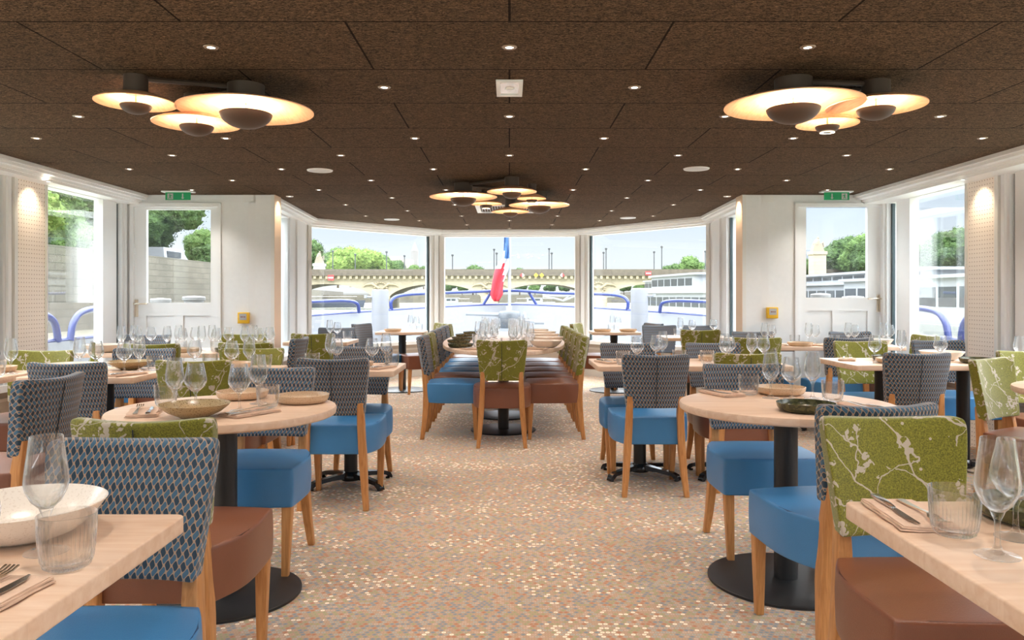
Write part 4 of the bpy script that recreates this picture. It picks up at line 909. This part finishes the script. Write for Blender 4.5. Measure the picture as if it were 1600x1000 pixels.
for px, Y, lab, zt in ((594, 13.4, 'left bow window', 1.31), (999, 13.2, 'right bow window', 1.33)):
    x = (px - CX) / F * Y; r_ = empty('mooring_bollard', (x, Y, 0)); tag(r_, 'tall white mooring bollard seen through the %s' % lab, 'bollard', 'tall bow bollards')
    MB().lathe([(.145, -.06), (.145, zt - .03), (.13, zt), (0, zt)], 32).obj('body', bollc, r_, smooth=40)
    sg = -1 if x < 0 else 1; MB().tube([(sg * .1, -.05, zt - .13), (sg * .24, -.05, zt - .13)], .018, 8).obj('pin', greym, r_); MB().lathe([(0, 0), (.03, 0), (.03, .05), (0, .05)], 12, (sg * .24, -.05, zt - .15)).obj('pin_head', greym, r_)
for i, (px, zt, r, Y) in enumerate([(251, 1.165, .095, 8.9), (303, 1.19, .105, 8.9), (1282, 1.22, .09, 8.7), (1333, 1.19, .10, 8.8)]):
    x = (px - CX) / F * Y; r_ = empty('deck_bollard', (x, Y, 0)); tag(r_, '%s grey deck bollard seen through the %s door window' % (['left', 'right'][i % 2], ['left', 'right'][i // 2]), 'bollard', 'deck bollards')
    MB().lathe([(r * 1.5, -.06), (r * 1.5, 0), (r, .02), (r, zt - .05), (r * 1.2, zt - .04), (r * 1.2, zt - .01), (r * 1.1, zt), (0, zt + .01)], 28).obj('body', pm('bollard_grey', (.17, .17, .165), .5), r_, smooth=40)
# flagpole and flag
r_ = empty('flagpole', (0.0, 16.25, 0)); tag(r_, 'grey flagpole standing at the tip of the bow', 'flagpole')
MB().tube([(0, 0, .9), (0, 0, 3.1)], .032, 12).obj('pole', greym, r_); MB().lathe([(0, 3.09), (.05, 3.11), (.05, 3.16), (0, 3.19)], 16).obj('finial', greym, r_); MB().box((-.07, -.05, -.06), (.05, .12, .98)).obj('socket', boatw, r_, smooth=0)
# hanging tricolour: rows from top to bottom
u = 16.2 / F; rows = [(352, 787, 795.5), (372, 787.5, 795.5), (392, 787, 795.5), (404, 785, 795.5), (411, 779, 795.5), (420, 774, 795), (430, 771.5, 791), (440, 769.5, 787), (450, 768, 785.5), (460, 766, 785.5), (466, 768, 782), (471, 772, 779)]
mb = MB(); nU = 10; vs = []; n = len(rows)
for py, a, b in rows:
    for q in range(nU + 1):
        t = q / nU; px = a + (b - a) * t; vs.append(((px - CX) * u - .0, 16.2 + .05 * math.sin(t * 9 + py * .05), 1.2 - (py - HY) * u))
fs = []; ms = []
for i in range(n - 1):
    for q in range(nU):
        py = (rows[i][0] + rows[i + 1][0]) / 2; a = (rows[i][1] + rows[i + 1][1]) / 2; b = (rows[i][2] + rows[i + 1][2]) / 2; px = a + (b - a) * (q + .5) / nU
        c = 0 if (py < 398 or (py < 407 and px > 789)) else (2 if (py > 412 + (787 - px) * .9 and px < 787 and (px - 783) < (py - 412) * .02 + 4) else 1)
        fs.append((i * (nU + 1) + q, i * (nU + 1) + q + 1, (i + 1) * (nU + 1) + q + 1, (i + 1) * (nU + 1) + q)); ms.append(c)
mb.v = vs; mb.f = fs; mb.m = ms
fl = mb.obj('flag', [fblue, fwhite, fred], smooth=80); md = fl.modifiers.new('thick', 'SOLIDIFY'); md.thickness = .006
tag(fl, 'blue white and red tricolour flag hanging limp on flagpole', 'flag')
# windlass
r_ = empty('windlass', (.0, 13.9, 0)); tag(r_, 'grey anchor windlass on the bow deck behind the oval table', 'windlass')
MB().prism(rounded(-.19, -.2, .19, .2, .05), -.06, .62).obj('housing', greym, r_, smooth=40)
MB().lathe([(.19, 0), (.2, .02), (.2, .26), (.17, .30), (0, .31)], 32, (0, 0, .62)).obj('drum', pm('windlass_grey', (.075, .085, .10), .4), r_, smooth=40)
MB().tube([(-.2, 0, .86), (-.78, -.1, .88)], .035, 10).obj('lever', greym, r_); MB().tube([(.2, 0, .76), (.62, 0, .72)], .02, 8).tube([(.45, 0, .72), (.62, 0, .72)], .035, 8).obj('handle', greym, r_); MB().lathe([(0, 0), (.03, 0), (.03, .12), (.015, .16), (0, .16)], 12, (.27, 0, .75)).obj('knob', greym, r_)

# ------------------------------------------------------------------ river, quays, bridge
WZ = -1.5
def river_mat():
    m = bpy.data.materials.new('river'); m.use_nodes = True; t = m.node_tree; b = t.nodes['Principled BSDF']
    b.inputs['Base Color'].default_value = (*srgb(150, 152, 130), 1); b.inputs['Roughness'].default_value = .18
    co = N(t, 'ShaderNodeTexCoord'); nz = N(t, 'ShaderNodeTexNoise'); nz.inputs['Scale'].default_value = 1.2; nz.inputs['Detail'].default_value = 4; L(t, co.outputs['Object'], nz.inputs['Vector'])
    bp = N(t, 'ShaderNodeBump'); bp.inputs['Strength'].default_value = .5; bp.inputs['Distance'].default_value = .2; L(t, nz.outputs['Fac'], bp.inputs['Height']); L(t, bp.outputs[0], b.inputs['Normal']); return m
tag(MB().box((-400, -60, WZ - .5), (400, 900, WZ)).obj('floor_river', river_mat(), smooth=0), kind='structure')
def stone(name, c1, c2, c3, bw_=1.2, bh=.45):
    m = bpy.data.materials.new(name); m.use_nodes = True; t = m.node_tree; b = t.nodes['Principled BSDF']; co = N(t, 'ShaderNodeTexCoord')
    s = N(t, 'ShaderNodeSeparateXYZ'); L(t, co.outputs['Object'], s.inputs[0]); cb = N(t, 'ShaderNodeCombineXYZ'); L(t, math_n(t, 'ADD', s.outputs['X'], math_n(t, 'ADD', s.outputs['Y'], 500)), cb.inputs[0]); L(t, math_n(t, 'ADD', s.outputs['Z'], 50), cb.inputs[1])
    bt = N(t, 'ShaderNodeTexBrick'); bt.inputs['Scale'].default_value = 1; bt.inputs['Brick Width'].default_value = bw_; bt.inputs['Row Height'].default_value = bh; bt.inputs['Mortar Size'].default_value = .02
    bt.inputs['Color1'].default_value = (*c1, 1); bt.inputs['Color2'].default_value = (*c2, 1); bt.inputs['Mortar'].default_value = (*c3, 1); L(t, cb.outputs[0], bt.inputs['Vector'])
    nz = N(t, 'ShaderNodeTexNoise'); nz.inputs['Scale'].default_value = .35; nz.inputs['Detail'].default_value = 6; L(t, co.outputs['Object'], nz.inputs['Vector'])
    L(t, mixc(t, math_n(t, 'MULTIPLY', math_n(t, 'SUBTRACT', nz.outputs['Fac'], .4), 1.6), bt.outputs['Color'], c3), b.inputs['Base Color']); b.inputs['Roughness'].default_value = .9; return m
QST = stone('quay_stone', srgb(93, 88, 79), srgb(83, 79, 70), srgb(57, 54, 47)); BST = stone('bridge_stone', srgb(152, 143, 124), srgb(145, 136, 117), srgb(124, 116, 98), 2.2, .6)
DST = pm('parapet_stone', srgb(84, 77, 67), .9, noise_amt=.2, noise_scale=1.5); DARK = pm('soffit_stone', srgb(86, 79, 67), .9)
GRD = pm('quay_ground', srgb(99, 95, 82), .95, noise_amt=.1, noise_scale=1); GRS = pm('lawn', srgb(63, 85, 39), .95, noise_amt=.25, noise_scale=.4)
LX = -26
mb = MB().prism([(LX, -50), (LX, 92), (-52, 165), (-90, 420), (-300, 420), (-300, -50)][::-1], WZ - .5, 3.2)
tag(mb.obj('quay_wall', QST, smooth=0), 'stone embankment wall along the left river bank', 'embankment wall')
mb = MB().prism([(LX - .0, -50), (LX, 92), (LX - .5, 92), (LX - .5, -50)][::-1], 3.2, 4.1); tag(mb.obj('quay_parapet', QST, smooth=0), 'low stone parapet on top of the left embankment', 'parapet')
mb = MB().prism([(LX, -50), (LX, 92), (-52, 165), (-46, 165), (LX + 5, 90), (LX + 5, -50)][::-1][::-1], WZ - .5, -.9); tag(mb.obj('quay_path', GRD, smooth=0), 'pale lower quay path beside the left bank', 'quay')
mb = MB().prism([(44, -50), (44, 120), (60, 420), (300, 420), (300, -50)], WZ - .5, 3.0); tag(mb.obj('quay_wall', QST, smooth=0), 'stone embankment wall along the right river bank', 'embankment wall')
mb = MB().box((-300, 299, WZ - .5), (300, 600, 1.45)); tag(mb.obj('quay_wall', QST, smooth=0), 'distant low stone bank seen through the bridge arches', 'embankment wall')

BY0, BY1 = 150., 164.; Zt = 5.3
pitch = 170 / F * BY0; x0 = (765 - CX) / F * BY0 + 0.0; crown = 3.45; spring = .9; pw = 3.4
def intr(x):
    t = ((x - x0) / pitch) % 1.0; h = (1 - pw / pitch) / 2
    d = (t - .5)
    if abs(d) > h: return WZ - .4
    return spring + (crown - spring) * (1 - (d / h) ** 2) ** .62 if abs(d) < h else WZ
mb = MB(); xs = []; x = x0 - 4 * pitch
NP = 28
for k in range(-5, 6):
    b0 = x0 + k * pitch
    xs += [b0 + pw / 2 + .001] + [b0 + pw / 2 + (pitch - pw) * (0.5 - .5 * math.cos(math.pi * q / NP)) for q in range(NP + 1)] + [b0 + pitch - pw / 2 - .001 + .002]
xs = sorted(set(xs)); zs = [intr(x) if intr(x) > WZ else WZ - .4 for x in xs]
for i in range(len(xs) - 1):
    a, b = xs[i], xs[i + 1]
    if b - a < 1e-4: continue
    m_ = (a + b) / 2; pier_ = abs((((m_ - x0) / pitch) % 1) - .5) > (1 - pw / pitch) / 2
    za, zb = (WZ - .4, WZ - .4) if pier_ else (max(spring, zs[i]) if zs[i] > WZ else spring, max(spring, zs[i + 1]) if zs[i + 1] > WZ else spring)
    mb.add([(a, BY0, za), (b, BY0, zb), (b, BY0, Zt), (a, BY0, Zt)], [(0, 1, 2, 3)], 0); mb.add([(a, BY1, za), (b, BY1, zb), (b, BY1, Zt), (a, BY1, Zt)], [(3, 2, 1, 0)], 0)
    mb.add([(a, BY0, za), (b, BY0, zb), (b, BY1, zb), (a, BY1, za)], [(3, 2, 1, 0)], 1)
br = empty('stone_bridge', (0, 150, 0)); tag(br, 'pale stone arch bridge crossing the river beyond the bow', 'bridge')
def shift(o): o.matrix_parent_inverse = Matrix.Translation((0, -150, 0)); return o
for k in range(-5, 7):
    b0 = x0 + k * pitch
    for e_ in (-1, 1): mb.add([(b0 + e_ * pw / 2, BY0, WZ - .4), (b0 + e_ * pw / 2, BY1, WZ - .4), (b0 + e_ * pw / 2, BY1, spring), (b0 + e_ * pw / 2, BY0, spring)], [(0, 1, 2, 3)], 0)
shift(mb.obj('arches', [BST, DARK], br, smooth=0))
mb = MB()
for k in range(-5, 7):
    b0 = x0 + k * pitch; mb.lathe([(0, WZ - .4), (pw / 2, WZ - .4), (pw / 2, .6), (pw / 2 - .4, 1.0), (0, 1.5)], 20, (b0, BY0, 0))
shift(mb.obj('pier_noses', BST, br, smooth=40))
xa, xb = x0 - 5 * pitch, x0 + 6 * pitch
shift(MB().box((xa, BY0 - .9, Zt - .25), (xb, BY1 + .9, Zt)).box((xa, BY0 - .6, Zt - .1), (xb, BY0 - .2, Zt + 1.0)).box((xa, BY1, Zt), (xb, BY1 + .4, Zt + .9)).obj('parapet', DST, br, smooth=0))
mb = MB(); x = xa
while x < xb: mb.box((x, BY0 - .75, Zt - .85), (x + .5, BY0, Zt - .25)); x += 1.15
shift(mb.obj('corbels', pm('corbel_stone', srgb(140, 129, 108), .9), br, smooth=0))
rnd = random.Random(3); mb = MB()
for k in range(-5, 7):
    b0 = x0 + k * pitch
    for q in range(16):
        a = 2 * math.pi * q / 16; mb.lathe([(0, -.2), (.28, -.1), (.3, .1), (0, .25)], 8, (b0 + 1.15 * math.cos(a), BY0 - .15, 2.75 + 1.0 * math.sin(a)))
    for sg in (-1, 1): mb.tube([(b0 + sg * .3, BY0 - .2, 2.6), (b0 + sg * 1.6, BY0 - .25, 3.5), (b0 + sg * 2.9, BY0 - .15, 3.3), (b0 + sg * 3.4, BY0 - .1, 2.9)], [.25, .3, .22, .08], 8)
shift(mb.obj('carved_reliefs', pm('relief_stone', srgb(136, 125, 104), .9), br, smooth=50))
def sign(px, py, w, h, kind, lab):
    Y = BY0 - 1.0; x, _, z = P(px, py, Y); k = Y / F; r_ = empty('navigation_sign', (x, Y, z)); tag(r_, lab, 'river sign', 'navigation signs')
    a, b = w / 2 * k, h / 2 * k
    if kind == 'entry':
        MB().box((-a, -.05, -b), (a, .05, b)).obj('board', redm, r_, smooth=0); MB().box((-a * .85, -.08, -b * .28), (a * .85, -.05, b * .28)).obj('bar', plw, r_, smooth=0)
    elif kind == 'diamond': MB().sweep([[(-a, y, 0), (0, y, -b), (a, y, 0), (0, y, b)] for y in (-.05, .05)]).obj('board', yellow, r_, smooth=0)
    else:
        s_ = 1 if kind == 'rw' else -1
        MB().sweep([[(-a * s_, y, 0), (0, y, -b), (0, y, b)] for y in (-.05, .05)]).obj('red_half', redm, r_, smooth=0); MB().sweep([[(a * s_, y, 0), (0, y, -b), (0, y, b)] for y in (-.05, .05)]).obj('white_half', plw, r_, smooth=0)
sign(517, 434, 9, 8, 'entry', 'red no entry board on the bridge, seen through left bow window'); sign(1013, 427, 9, 6, 'entry', 'red no entry board on the bridge, seen through right bow window')
sign(816, 430, 7, 7, 'rw', 'red and white diamond just right of the flagpole'); sign(878.5, 430, 7, 7, 'wr', 'red and white diamond right of the yellow diamonds')
sign(837.5, 430, 7, 7, 'diamond', 'left yellow diamond board on the bridge'); sign(846.5, 430, 7, 7, 'diamond', 'right yellow diamond board on the bridge')
for i, (px, pt, pb) in enumerate([(485, 404, 428), (520, 395, 428), (555, 400, 430), (604, 396, 428), (632, 402, 428), (707, 401, 424), (772, 392, 424), (776, 398, 424), (858, 391, 424), (862, 398, 424), (943, 397, 422), (947, 391, 422), (1022, 396, 422), (1034, 388, 422), (1102, 395, 421)]):
    Y = 151.5 if i % 2 else 161; x, _, z = P(px, pt, Y); r_ = empty('street_lamp', (x, Y, Zt)); tag(r_, 'slim street lamp on the bridge, %s from left' % (['first', 'second', 'third', 'fourth', 'fifth', 'sixth', 'seventh', 'eighth', 'ninth', 'tenth', 'eleventh', 'twelfth', 'thirteenth', 'fourteenth', 'fifteenth'][i]), 'street lamp', 'bridge street lamps')
    MB().tube([(0, 0, 0), (0, 0, z - Zt)], .10, 8).obj('pole', pm('lamp_post_dark', (.05, .055, .06), .9), r_); MB().lathe([(0, 0), (.2, .1), (.25, .4), (0, .55)], 10, (0, 0, z - Zt)).obj('lantern', pm('lamp_post_dark', (.05, .055, .06), .9), r_)
# statue on pedestal
def statue(px, pt, pm_, pb, w, Y, lab):
    k = Y / F; x, _, zb = P(px, pb, Y); zm = P(px, pm_, Y)[2]; zt = P(px, pt, Y)[2]; r_ = empty('statue', (x, Y, zb)); tag(r_, lab, 'statue', 'bridge end statues')
    a = w / 2 * k; MB().box((-a, -a, 0), (a, a, zm - zb - .5)).box((-a * 1.15, -a * 1.15, zm - zb - .5), (a * 1.15, a * 1.15, zm - zb)).obj('pedestal', plw if w < 18 else BST, r_, smooth=0)
    h = zt - zm; z = zm - zb; m_ = pm('statue_stone', srgb(120, 112, 98), .9)
    MB().grid([-1, -.4, .4, 1], [-1, 0, 1], [0, .3, .7, 1], lambda u_, v_, w_: (u_ * a * (.9 - .35 * w_), v_ * a * (.6 - .2 * w_), z + h * .55 * w_)).tube([(-.2 * a, 0, z + h * .45), (0, 0, z + h * .7), (.1 * a, 0, z + h * .85)], [a * .5, a * .42, a * .2], 10).lathe([(0, 0), (a * .18, h * .04), (a * .18, h * .1), (0, h * .15)], 10, (.1 * a, 0, z + h * .84)).tube([(.4 * a, 0, z + h * .4), (.9 * a, 0, z + h * .62), (.95 * a, 0, z + h * .3)], a * .15, 6).obj('figure', m_, r_, smooth=50)
statue(499, 392, 412, 430, 15, 157, 'grey statue on a white pedestal at the left bridge end')
statue(1277, 370, 393, 443.9, 20, 120, 'grey statue on a stone pedestal seen through right door window')

# ------------------------------------------------------------------ trees and buildings
def leafmat(name, c1, c2):
    m = bpy.data.materials.new(name); m.use_nodes = True; t = m.node_tree; b = t.nodes['Principled BSDF']; co = N(t, 'ShaderNodeTexCoord')
    nz = N(t, 'ShaderNodeTexNoise'); nz.inputs['Scale'].default_value = 15; nz.inputs['Detail'].default_value = 7; L(t, co.outputs['Object'], nz.inputs['Vector'])
    L(t, mixc(t, math_n(t, 'MULTIPLY', math_n(t, 'SUBTRACT', nz.outputs['Fac'], .3), 2.4), c1, c2), b.inputs['Base Color']); b.inputs['Roughness'].default_value = .8; b.inputs['Specular IOR Level'].default_value = .2
    n2 = N(t, 'ShaderNodeTexNoise'); n2.inputs['Scale'].default_value = 40; n2.inputs['Detail'].default_value = 3; L(t, co.outputs['Object'], n2.inputs['Vector']); bp = N(t, 'ShaderNodeBump'); bp.inputs['Strength'].default_value = 1; bp.inputs['Distance'].default_value = .4; L(t, n2.outputs['Fac'], bp.inputs['Height']); L(t, bp.outputs[0], b.inputs['Normal']); return m
LM = [leafmat('foliage_dark', srgb(40, 58, 32), srgb(74, 98, 52)), leafmat('foliage_mid', srgb(52, 76, 36), srgb(92, 116, 62)), leafmat('foliage_light', srgb(78, 104, 42), srgb(122, 142, 72))]
BARK = pm('bark', srgb(84, 72, 58), .9)
def tree_proto(seed, mat, trunk=True):
    r = random.Random(seed); mb = MB(); bs = []
    for q in range(9):
        a = r.uniform(0, 6.28); d = r.uniform(.1, .42); bs.append((d * math.cos(a), d * math.sin(a), r.uniform(.42, .78), r.uniform(.16, .26)))
    bs.append((0, 0, .78, .24)); bs.append((0, 0, .55, .34))
    bm = bmesh.new(); bmesh.ops.create_icosphere(bm, subdivisions=4, radius=1); V = [v.co.copy() for v in bm.verts]; Fc = [tuple(v.index for v in f.verts) for f in bm.faces]; bm.free()
    for x, y, z, rr in bs:
        vs = []
        for v in V:
            n_ = noise.fractal(v * 3.4 + Vector((x * 9 + seed, y * 9, z * 9)), .7, 2.1, 5) * .26; k_ = rr * (.9 + n_); vs.append((x + v.x * k_, y + v.y * k_, z + v.z * k_ * .9))
        mb.add(vs, Fc)
    for q in range(8000):   # leaf sprays
        x, y, z, rr = r.choice(bs); v = Vector((r.gauss(0, 1), r.gauss(0, 1), r.gauss(0, 1))).normalized(); k_ = rr * r.uniform(.88, 1.16); p = Vector((x, y, z)) + Vector((v.x, v.y, v.z * .9)) * k_
        a = Vector((r.gauss(0, 1), r.gauss(0, 1), r.gauss(0, 1))).normalized() * r.uniform(.005, .010); b = a.cross(Vector((r.gauss(0, 1), r.gauss(0, 1), r.gauss(0, 1)))).normalized() * a.length
        mb.add([p - a, p - b, p + a, p + b], [(0, 1, 2, 3)])
    root = empty('broadleaf_tree'); tag(root, 'tree', 'tree'); mb.obj('crown', mat, root, smooth=80)
    MB().tube([(0, 0, 0), (.01, 0, .25), (0, .01, .5)], [.028, .02, .014], 10).tube([(.0, 0, .25), (.12, .05, .5)], [.014, .006], 6).tube([(.0, 0, .28), (-.12, -.03, .52)], [.014, .006], 6).obj('trunk', BARK, root)
    return root
TR = [tree_proto(11 + i, LM[i % 3]) for i in range(3)]
def tree(i, px, pt, Y, hgt, lab, z0=None):
    """px centre, pt top row, depth Y, height hgt metres -> stands so its top reaches pt"""
    x, _, zt = P(px, pt, Y); z = zt - hgt if z0 is None else z0
    place(TR[i], (x, Y, z), random.uniform(0, 6), lab, 'river bank trees', scale=(zt - z) / 1.03)
for k_, (i, px, pt, Y, z0, lab) in enumerate([
 (0, 487, 372, 190, 3.2, 'dark green tree at the left end of the bridge'), (1, 528, 384, 200, 3.2, 'green tree behind the statue pedestal, right of it'), (2, 548, 382, 178, 3.2, 'tallest bright green tree above the bridge'),
 (2, 572, 386, 186, 3.2, 'bright green tree second right of the tallest'), (1, 598, 396, 205, 3.2, 'mid green tree above the bollard'), (0, 622, 405, 215, 3.2, 'dark tree left of the pointed tower'), (1, 647, 412, 230, 3.2, 'small round tree below the pointed tower'), (0, 662, 414, 240, 3.2, 'small dark tree at right edge of left bow window'),
 (0, 690, 418, 306, 1.5, 'far low tree at the left centre post'), (0, 739, 412, 305, 1.5, 'round distant tree left of the flag'), (0, 812, 417, 330, 1.5, 'tiny distant tree just right of the flagpole'),
 (0, 1056, 410, 305, 1.5, 'distant tree left of the right bow window pair'), (1, 1078, 397, 305, 1.5, 'taller distant tree through the right bow window'), (0, 1112, 406, 230, 3, 'tree at right edge of right bow window')]): tree(i, px, pt, Y, 0, lab, z0)
# big trees on the left embankment
for k_, (i, y, hgt, dx, lab) in enumerate([(0, 38, 11, -5, 'leaning green tree filling the left side window, nearest'), (1, 44, 13, -9, 'green tree filling the left side window, behind the nearest'), (2, 50, 9.5, -5, 'light green tree left of the left door'), (0, 54, 14, -9, 'tall tree hidden behind the left door frame'), (1, 58, 11, -6, 'tree beside the big tree of the left door window'), (0, 70, 8.5, -7, 'big tree at left of the left door window'), (1, 85, 5.4, -7.5, 'small tree at right of the left door window'), (1, 30, 13, -7, 'tree beyond the left edge pier'), (2, 36, 12, -12, 'tree behind the others in the left side window')]):
    place(TR[i], (LX + dx, y, 3.2 if dx < -4.5 else 3.2), k_ * 1.3, lab, 'river bank trees', scale=hgt)
for k_, (y, dx, lab) in enumerate([(34, -4, 'first from the camera'), (39, -4, 'second from the camera'), (44, -4, 'third from the camera'), (49, -4, 'fourth from the camera'), (78, -4, 'behind the parked van'), (88, -4, 'farthest along the wall')]):
    place(TR[[1, 0, 2][k_ % 3]], (LX + dx, y, 1.0 if k_ < 4 else 2.2), k_ * 1.7, 'bushy shrub on top of the left quay wall, ' + lab, 'quay wall shrubs', scale=8 if k_ < 4 else 4.2)
# under-arch greenery on the far bank
for k_, px in enumerate([700, 722, 744, 812, 836, 860, 884, 905, 950, 975, 1000, 1025]):
    place(TR[[0, 1, 0][k_ % 3]], ((px - CX) / F * 303, 303, 1.45), k_, 'low tree seen under the bridge arches, %s from left' % ['first', 'second', 'third', 'fourth', 'fifth', 'sixth', 'seventh', 'eighth', 'ninth', 'tenth', 'eleventh', 'twelfth'][k_], 'trees under the arches', scale=5.6)
# right bank trees
for k_, (px, pt, Y, lab) in enumerate([(1330, 366, 150, 'bushy tree right of the statue in right door window'), (1350, 362, 140, 'bushy tree at right of right door window'), (1306, 376, 160, 'bushy tree beside the mansard building'), (1372, 368, 135, 'tree hidden behind the right door post'), (1420, 372, 120, 'tree at left of the right side window'), (1462, 366, 112, 'tree in the middle of the right side window'), (1500, 352, 105, 'tree at right of the right side window'), (1560, 340, 98, 'tree behind the right perforated pier'), (1255, 400, 150, 'low tree left of the statue pedestal')]):
    tree([0, 1, 0][k_ % 3], px, pt, Y, 0, lab, 3.0)
STN = pm('facade_stone', srgb(140, 134, 125), .9); SLT = pm('slate_roof', srgb(81, 87, 96), .7); WD = pm('window_dark', srgb(47, 51, 57), .3)
r_ = empty('mansard_building', (*P(1285, 400, 170)[:2], 3)); tag(r_, 'stone building with grey mansard roof above the right bank', 'building')
MB().box((-6, 0, 0), (7, 8, 5.5)).obj('walls', STN, r_, smooth=0); MB().sweep([[(-6.3, -.3, 5.5), (7.3, -.3, 5.5), (7.3, 8.3, 5.5), (-6.3, 8.3, 5.5)], [(-5, 1, 8.3), (6, 1, 8.3), (6, 7, 8.3), (-5, 7, 8.3)]]).obj('roof', SLT, r_, smooth=0)
for q in range(5):
    w = MB().box((-5 + q * 2.5, -.1, 5.7), (-3.9 + q * 2.5, .8, 7.6)).obj('dormer', STN, r_, smooth=0); MB().box((-4.8 + q * 2.5, -.15, 5.9), (-4.1 + q * 2.5, -.1, 7.2)).obj('pane', WD, w, smooth=0)
    MB().box((-4.9 + q * 2.5, -.05, 2.6), (-4.0 + q * 2.5, .0, 4.6)).obj('window', WD, r_, smooth=0)
x, y_, z = P(648, 395, 420); r_ = empty('stone_tower', (x, 420, 3)); tag(r_, 'distant grey tower with pointed roof above the trees', 'tower')
MB().box((-1.7, -1.7, 0), (1.7, 1.7, z - 3 + 1)).obj('shaft', pm('tower_stone', srgb(124, 122, 120), .9), r_, smooth=0); MB().lathe([(1.9, 0), (0, 5)], 8, (0, 0, z - 2)).obj('spire', pm('tower_stone', srgb(124, 122, 120), .9), r_, smooth=0)
x, y_, z = P(616, 405, 360); r_ = empty('apartment_building', (x, 360, 3)); tag(r_, 'distant pale flat topped building left of the tower', 'building')
MB().box((-6, 0, 0), (8, 10, z - 3)).obj('walls', STN, r_, smooth=0); MB().box((-4, 2, z - 3), (3, 8, z - 1.5)).obj('penthouse', STN, r_, smooth=0)
# distant white arched footbridge under the third arch
mb = MB(); Y = 280; k_ = Y / F
mb.tube([P(848, 462, Y), P(880, 462, Y), P(905, 461, Y), P(960, 463, Y)], .45, 8).tube([P(848, 463, Y), P(866, 466, Y), P(880, 470, Y), P(888, 463, Y)], .35, 8).tube([P(880, 470, Y), P(900, 462, Y)], .35, 8)
tag(mb.obj('footbridge', boatw), 'distant white footbridge seen under the bridge arch', 'footbridge')
# ------------------------------------------------------------------ boats
def boat(name, label, x, y, rz, ln, wd, hull, decks, mat=boatw, roof=None):
    r_ = empty(name, (x, y, WZ), rz); tag(r_, label, 'boat', 'moored river boats')
    def hf(u_, v_, w_): t = u_; wv = wd / 2 * (1 - max(0, t - .55) ** 2 * 4.2) * (.82 + .18 * w_); return ((t - .5) * ln * (1 + .03 * w_ * (t > .8)), v_ * max(.05, wv), -.1 + w_ * hull * (1 + .25 * max(0, t - .6)))
    MB().grid([0, .1, .3, .5, .65, .8, .92, 1], [-1, 0, 1], [0, .5, 1], hf).obj('hull', mat, r_, smooth=50)
    z = hull
    for i, (a, b, h) in enumerate(decks):
        MB().prism(rounded(a * ln - ln / 2, -wd * .42 + i * .2, b * ln - ln / 2, wd * .42 - i * .2, .4), z - .1, z + h).obj('cabin', mat, r_, smooth=30)
        wd_ = MB()
        n_ = max(2, int((b - a) * ln / 1.6))
        for q in range(n_):
            xa = a * ln - ln / 2 + .5 + q * ((b - a) * ln - 1) / n_; xb = xa + ((b - a) * ln - 1) / n_ - .25
            for sg in (-1, 1): yy = sg * (wd * .42 - i * .2); wd_.box((xa, min(yy, yy + sg * .02), z + h * .35), (xb, max(yy, yy + sg * .02), z + h * .8))
        wd_.obj('windows', WD, r_, smooth=0)
        MB().prism(rounded(a * ln - ln / 2 - .3, -wd * .46 + i * .2, b * ln - ln / 2 + .4, wd * .46 - i * .2, .5), z + h, z + h + .15).obj('roof', roof or mat, r_, smooth=30); z += h + .15
    rr = MB()
    for q in range(9): xx = -ln * .45 + q * ln * .11; rr.tube([(xx, wd * .40, hull), (xx, wd * .40, hull + .9)], .03, 6).tube([(xx, -wd * .40, hull), (xx, -wd * .40, hull + .9)], .03, 6)
    for sg in (-1, 1): rr.tube([(-ln * .45, sg * wd * .40, hull + .9), (ln * .43, sg * wd * .40, hull + .9)], .03, 6)
    rr.obj('railing', steel, r_)
    return r_
boat('river_boat', 'white cruise boat through the right bow window, nearest', 15.5, 57, R(-82), 26, 5, 1.3, [(.05, .75, 1.6), (.1, .5, 1.2)])
boat('river_boat', 'white boat lying farther off behind the nearest cruise boat', 19, 88, R(-85), 24, 5, 1.4, [(.1, .8, 1.7), (.2, .6, 1.1)])
boat('river_boat', 'large white boat through the right door window', 24, 47, R(-90), 34, 6, 1.6, [(.05, .85, 1.8), (.1, .7, .5)])
boat('river_boat', 'white glazed tour boat through the right side window', 22, 32, R(-90), 30, 6, 1.5, [(.05, .9, 2.0)])
boat('river_boat', 'small white launch under the arch left of the flag', -14.5, 205, R(8), 9, 3, 1.0, [(.2, .6, 1.0)])
boat('river_boat', 'small white boat under the arch right of the flag', 7, 215, R(0), 11, 3, 1.0, [(.3, .7, 1.0)])
boat('river_boat', 'dark barge moored under the left arch', -46, 175, R(20), 26, 5, 1.6, [(.1, .4, 1.5)], pm('barge_dark', srgb(60, 66, 80), .6), boatw)
boat('river_boat', 'small boat under the fourth arch of the bridge', 44, 220, R(0), 13, 3.5, 1.1, [(.3, .7, 1.2)])
# van on the left quay
r_ = empty('parked_van', (LX - 3.2, 66, 3.2), R(90)); tag(r_, 'white parked van above the wall in left door window', 'van')
MB().grid([-2.4, -2.2, 0, 1.2, 2.0, 2.4], [-.9, 0, .9], [.3, 1.1, 2.0], lambda a, b, c: (a if c < 1.5 else min(a, 1.2) * .97, b * (1 if c < 1.5 else .88), c)).obj('body', boatw, r_, smooth=30)
MB().box((-1.8, -.93, 1.2), (.8, .93, 1.7)).obj('windows', WD, r_, smooth=0)
for xx in (-1.5, 1.5):
    for sg in (-1, 1): MB().tube([(xx, sg * .75, .35), (xx, sg * .93, .35)], .35, 16).obj('wheel', blackg, r_)
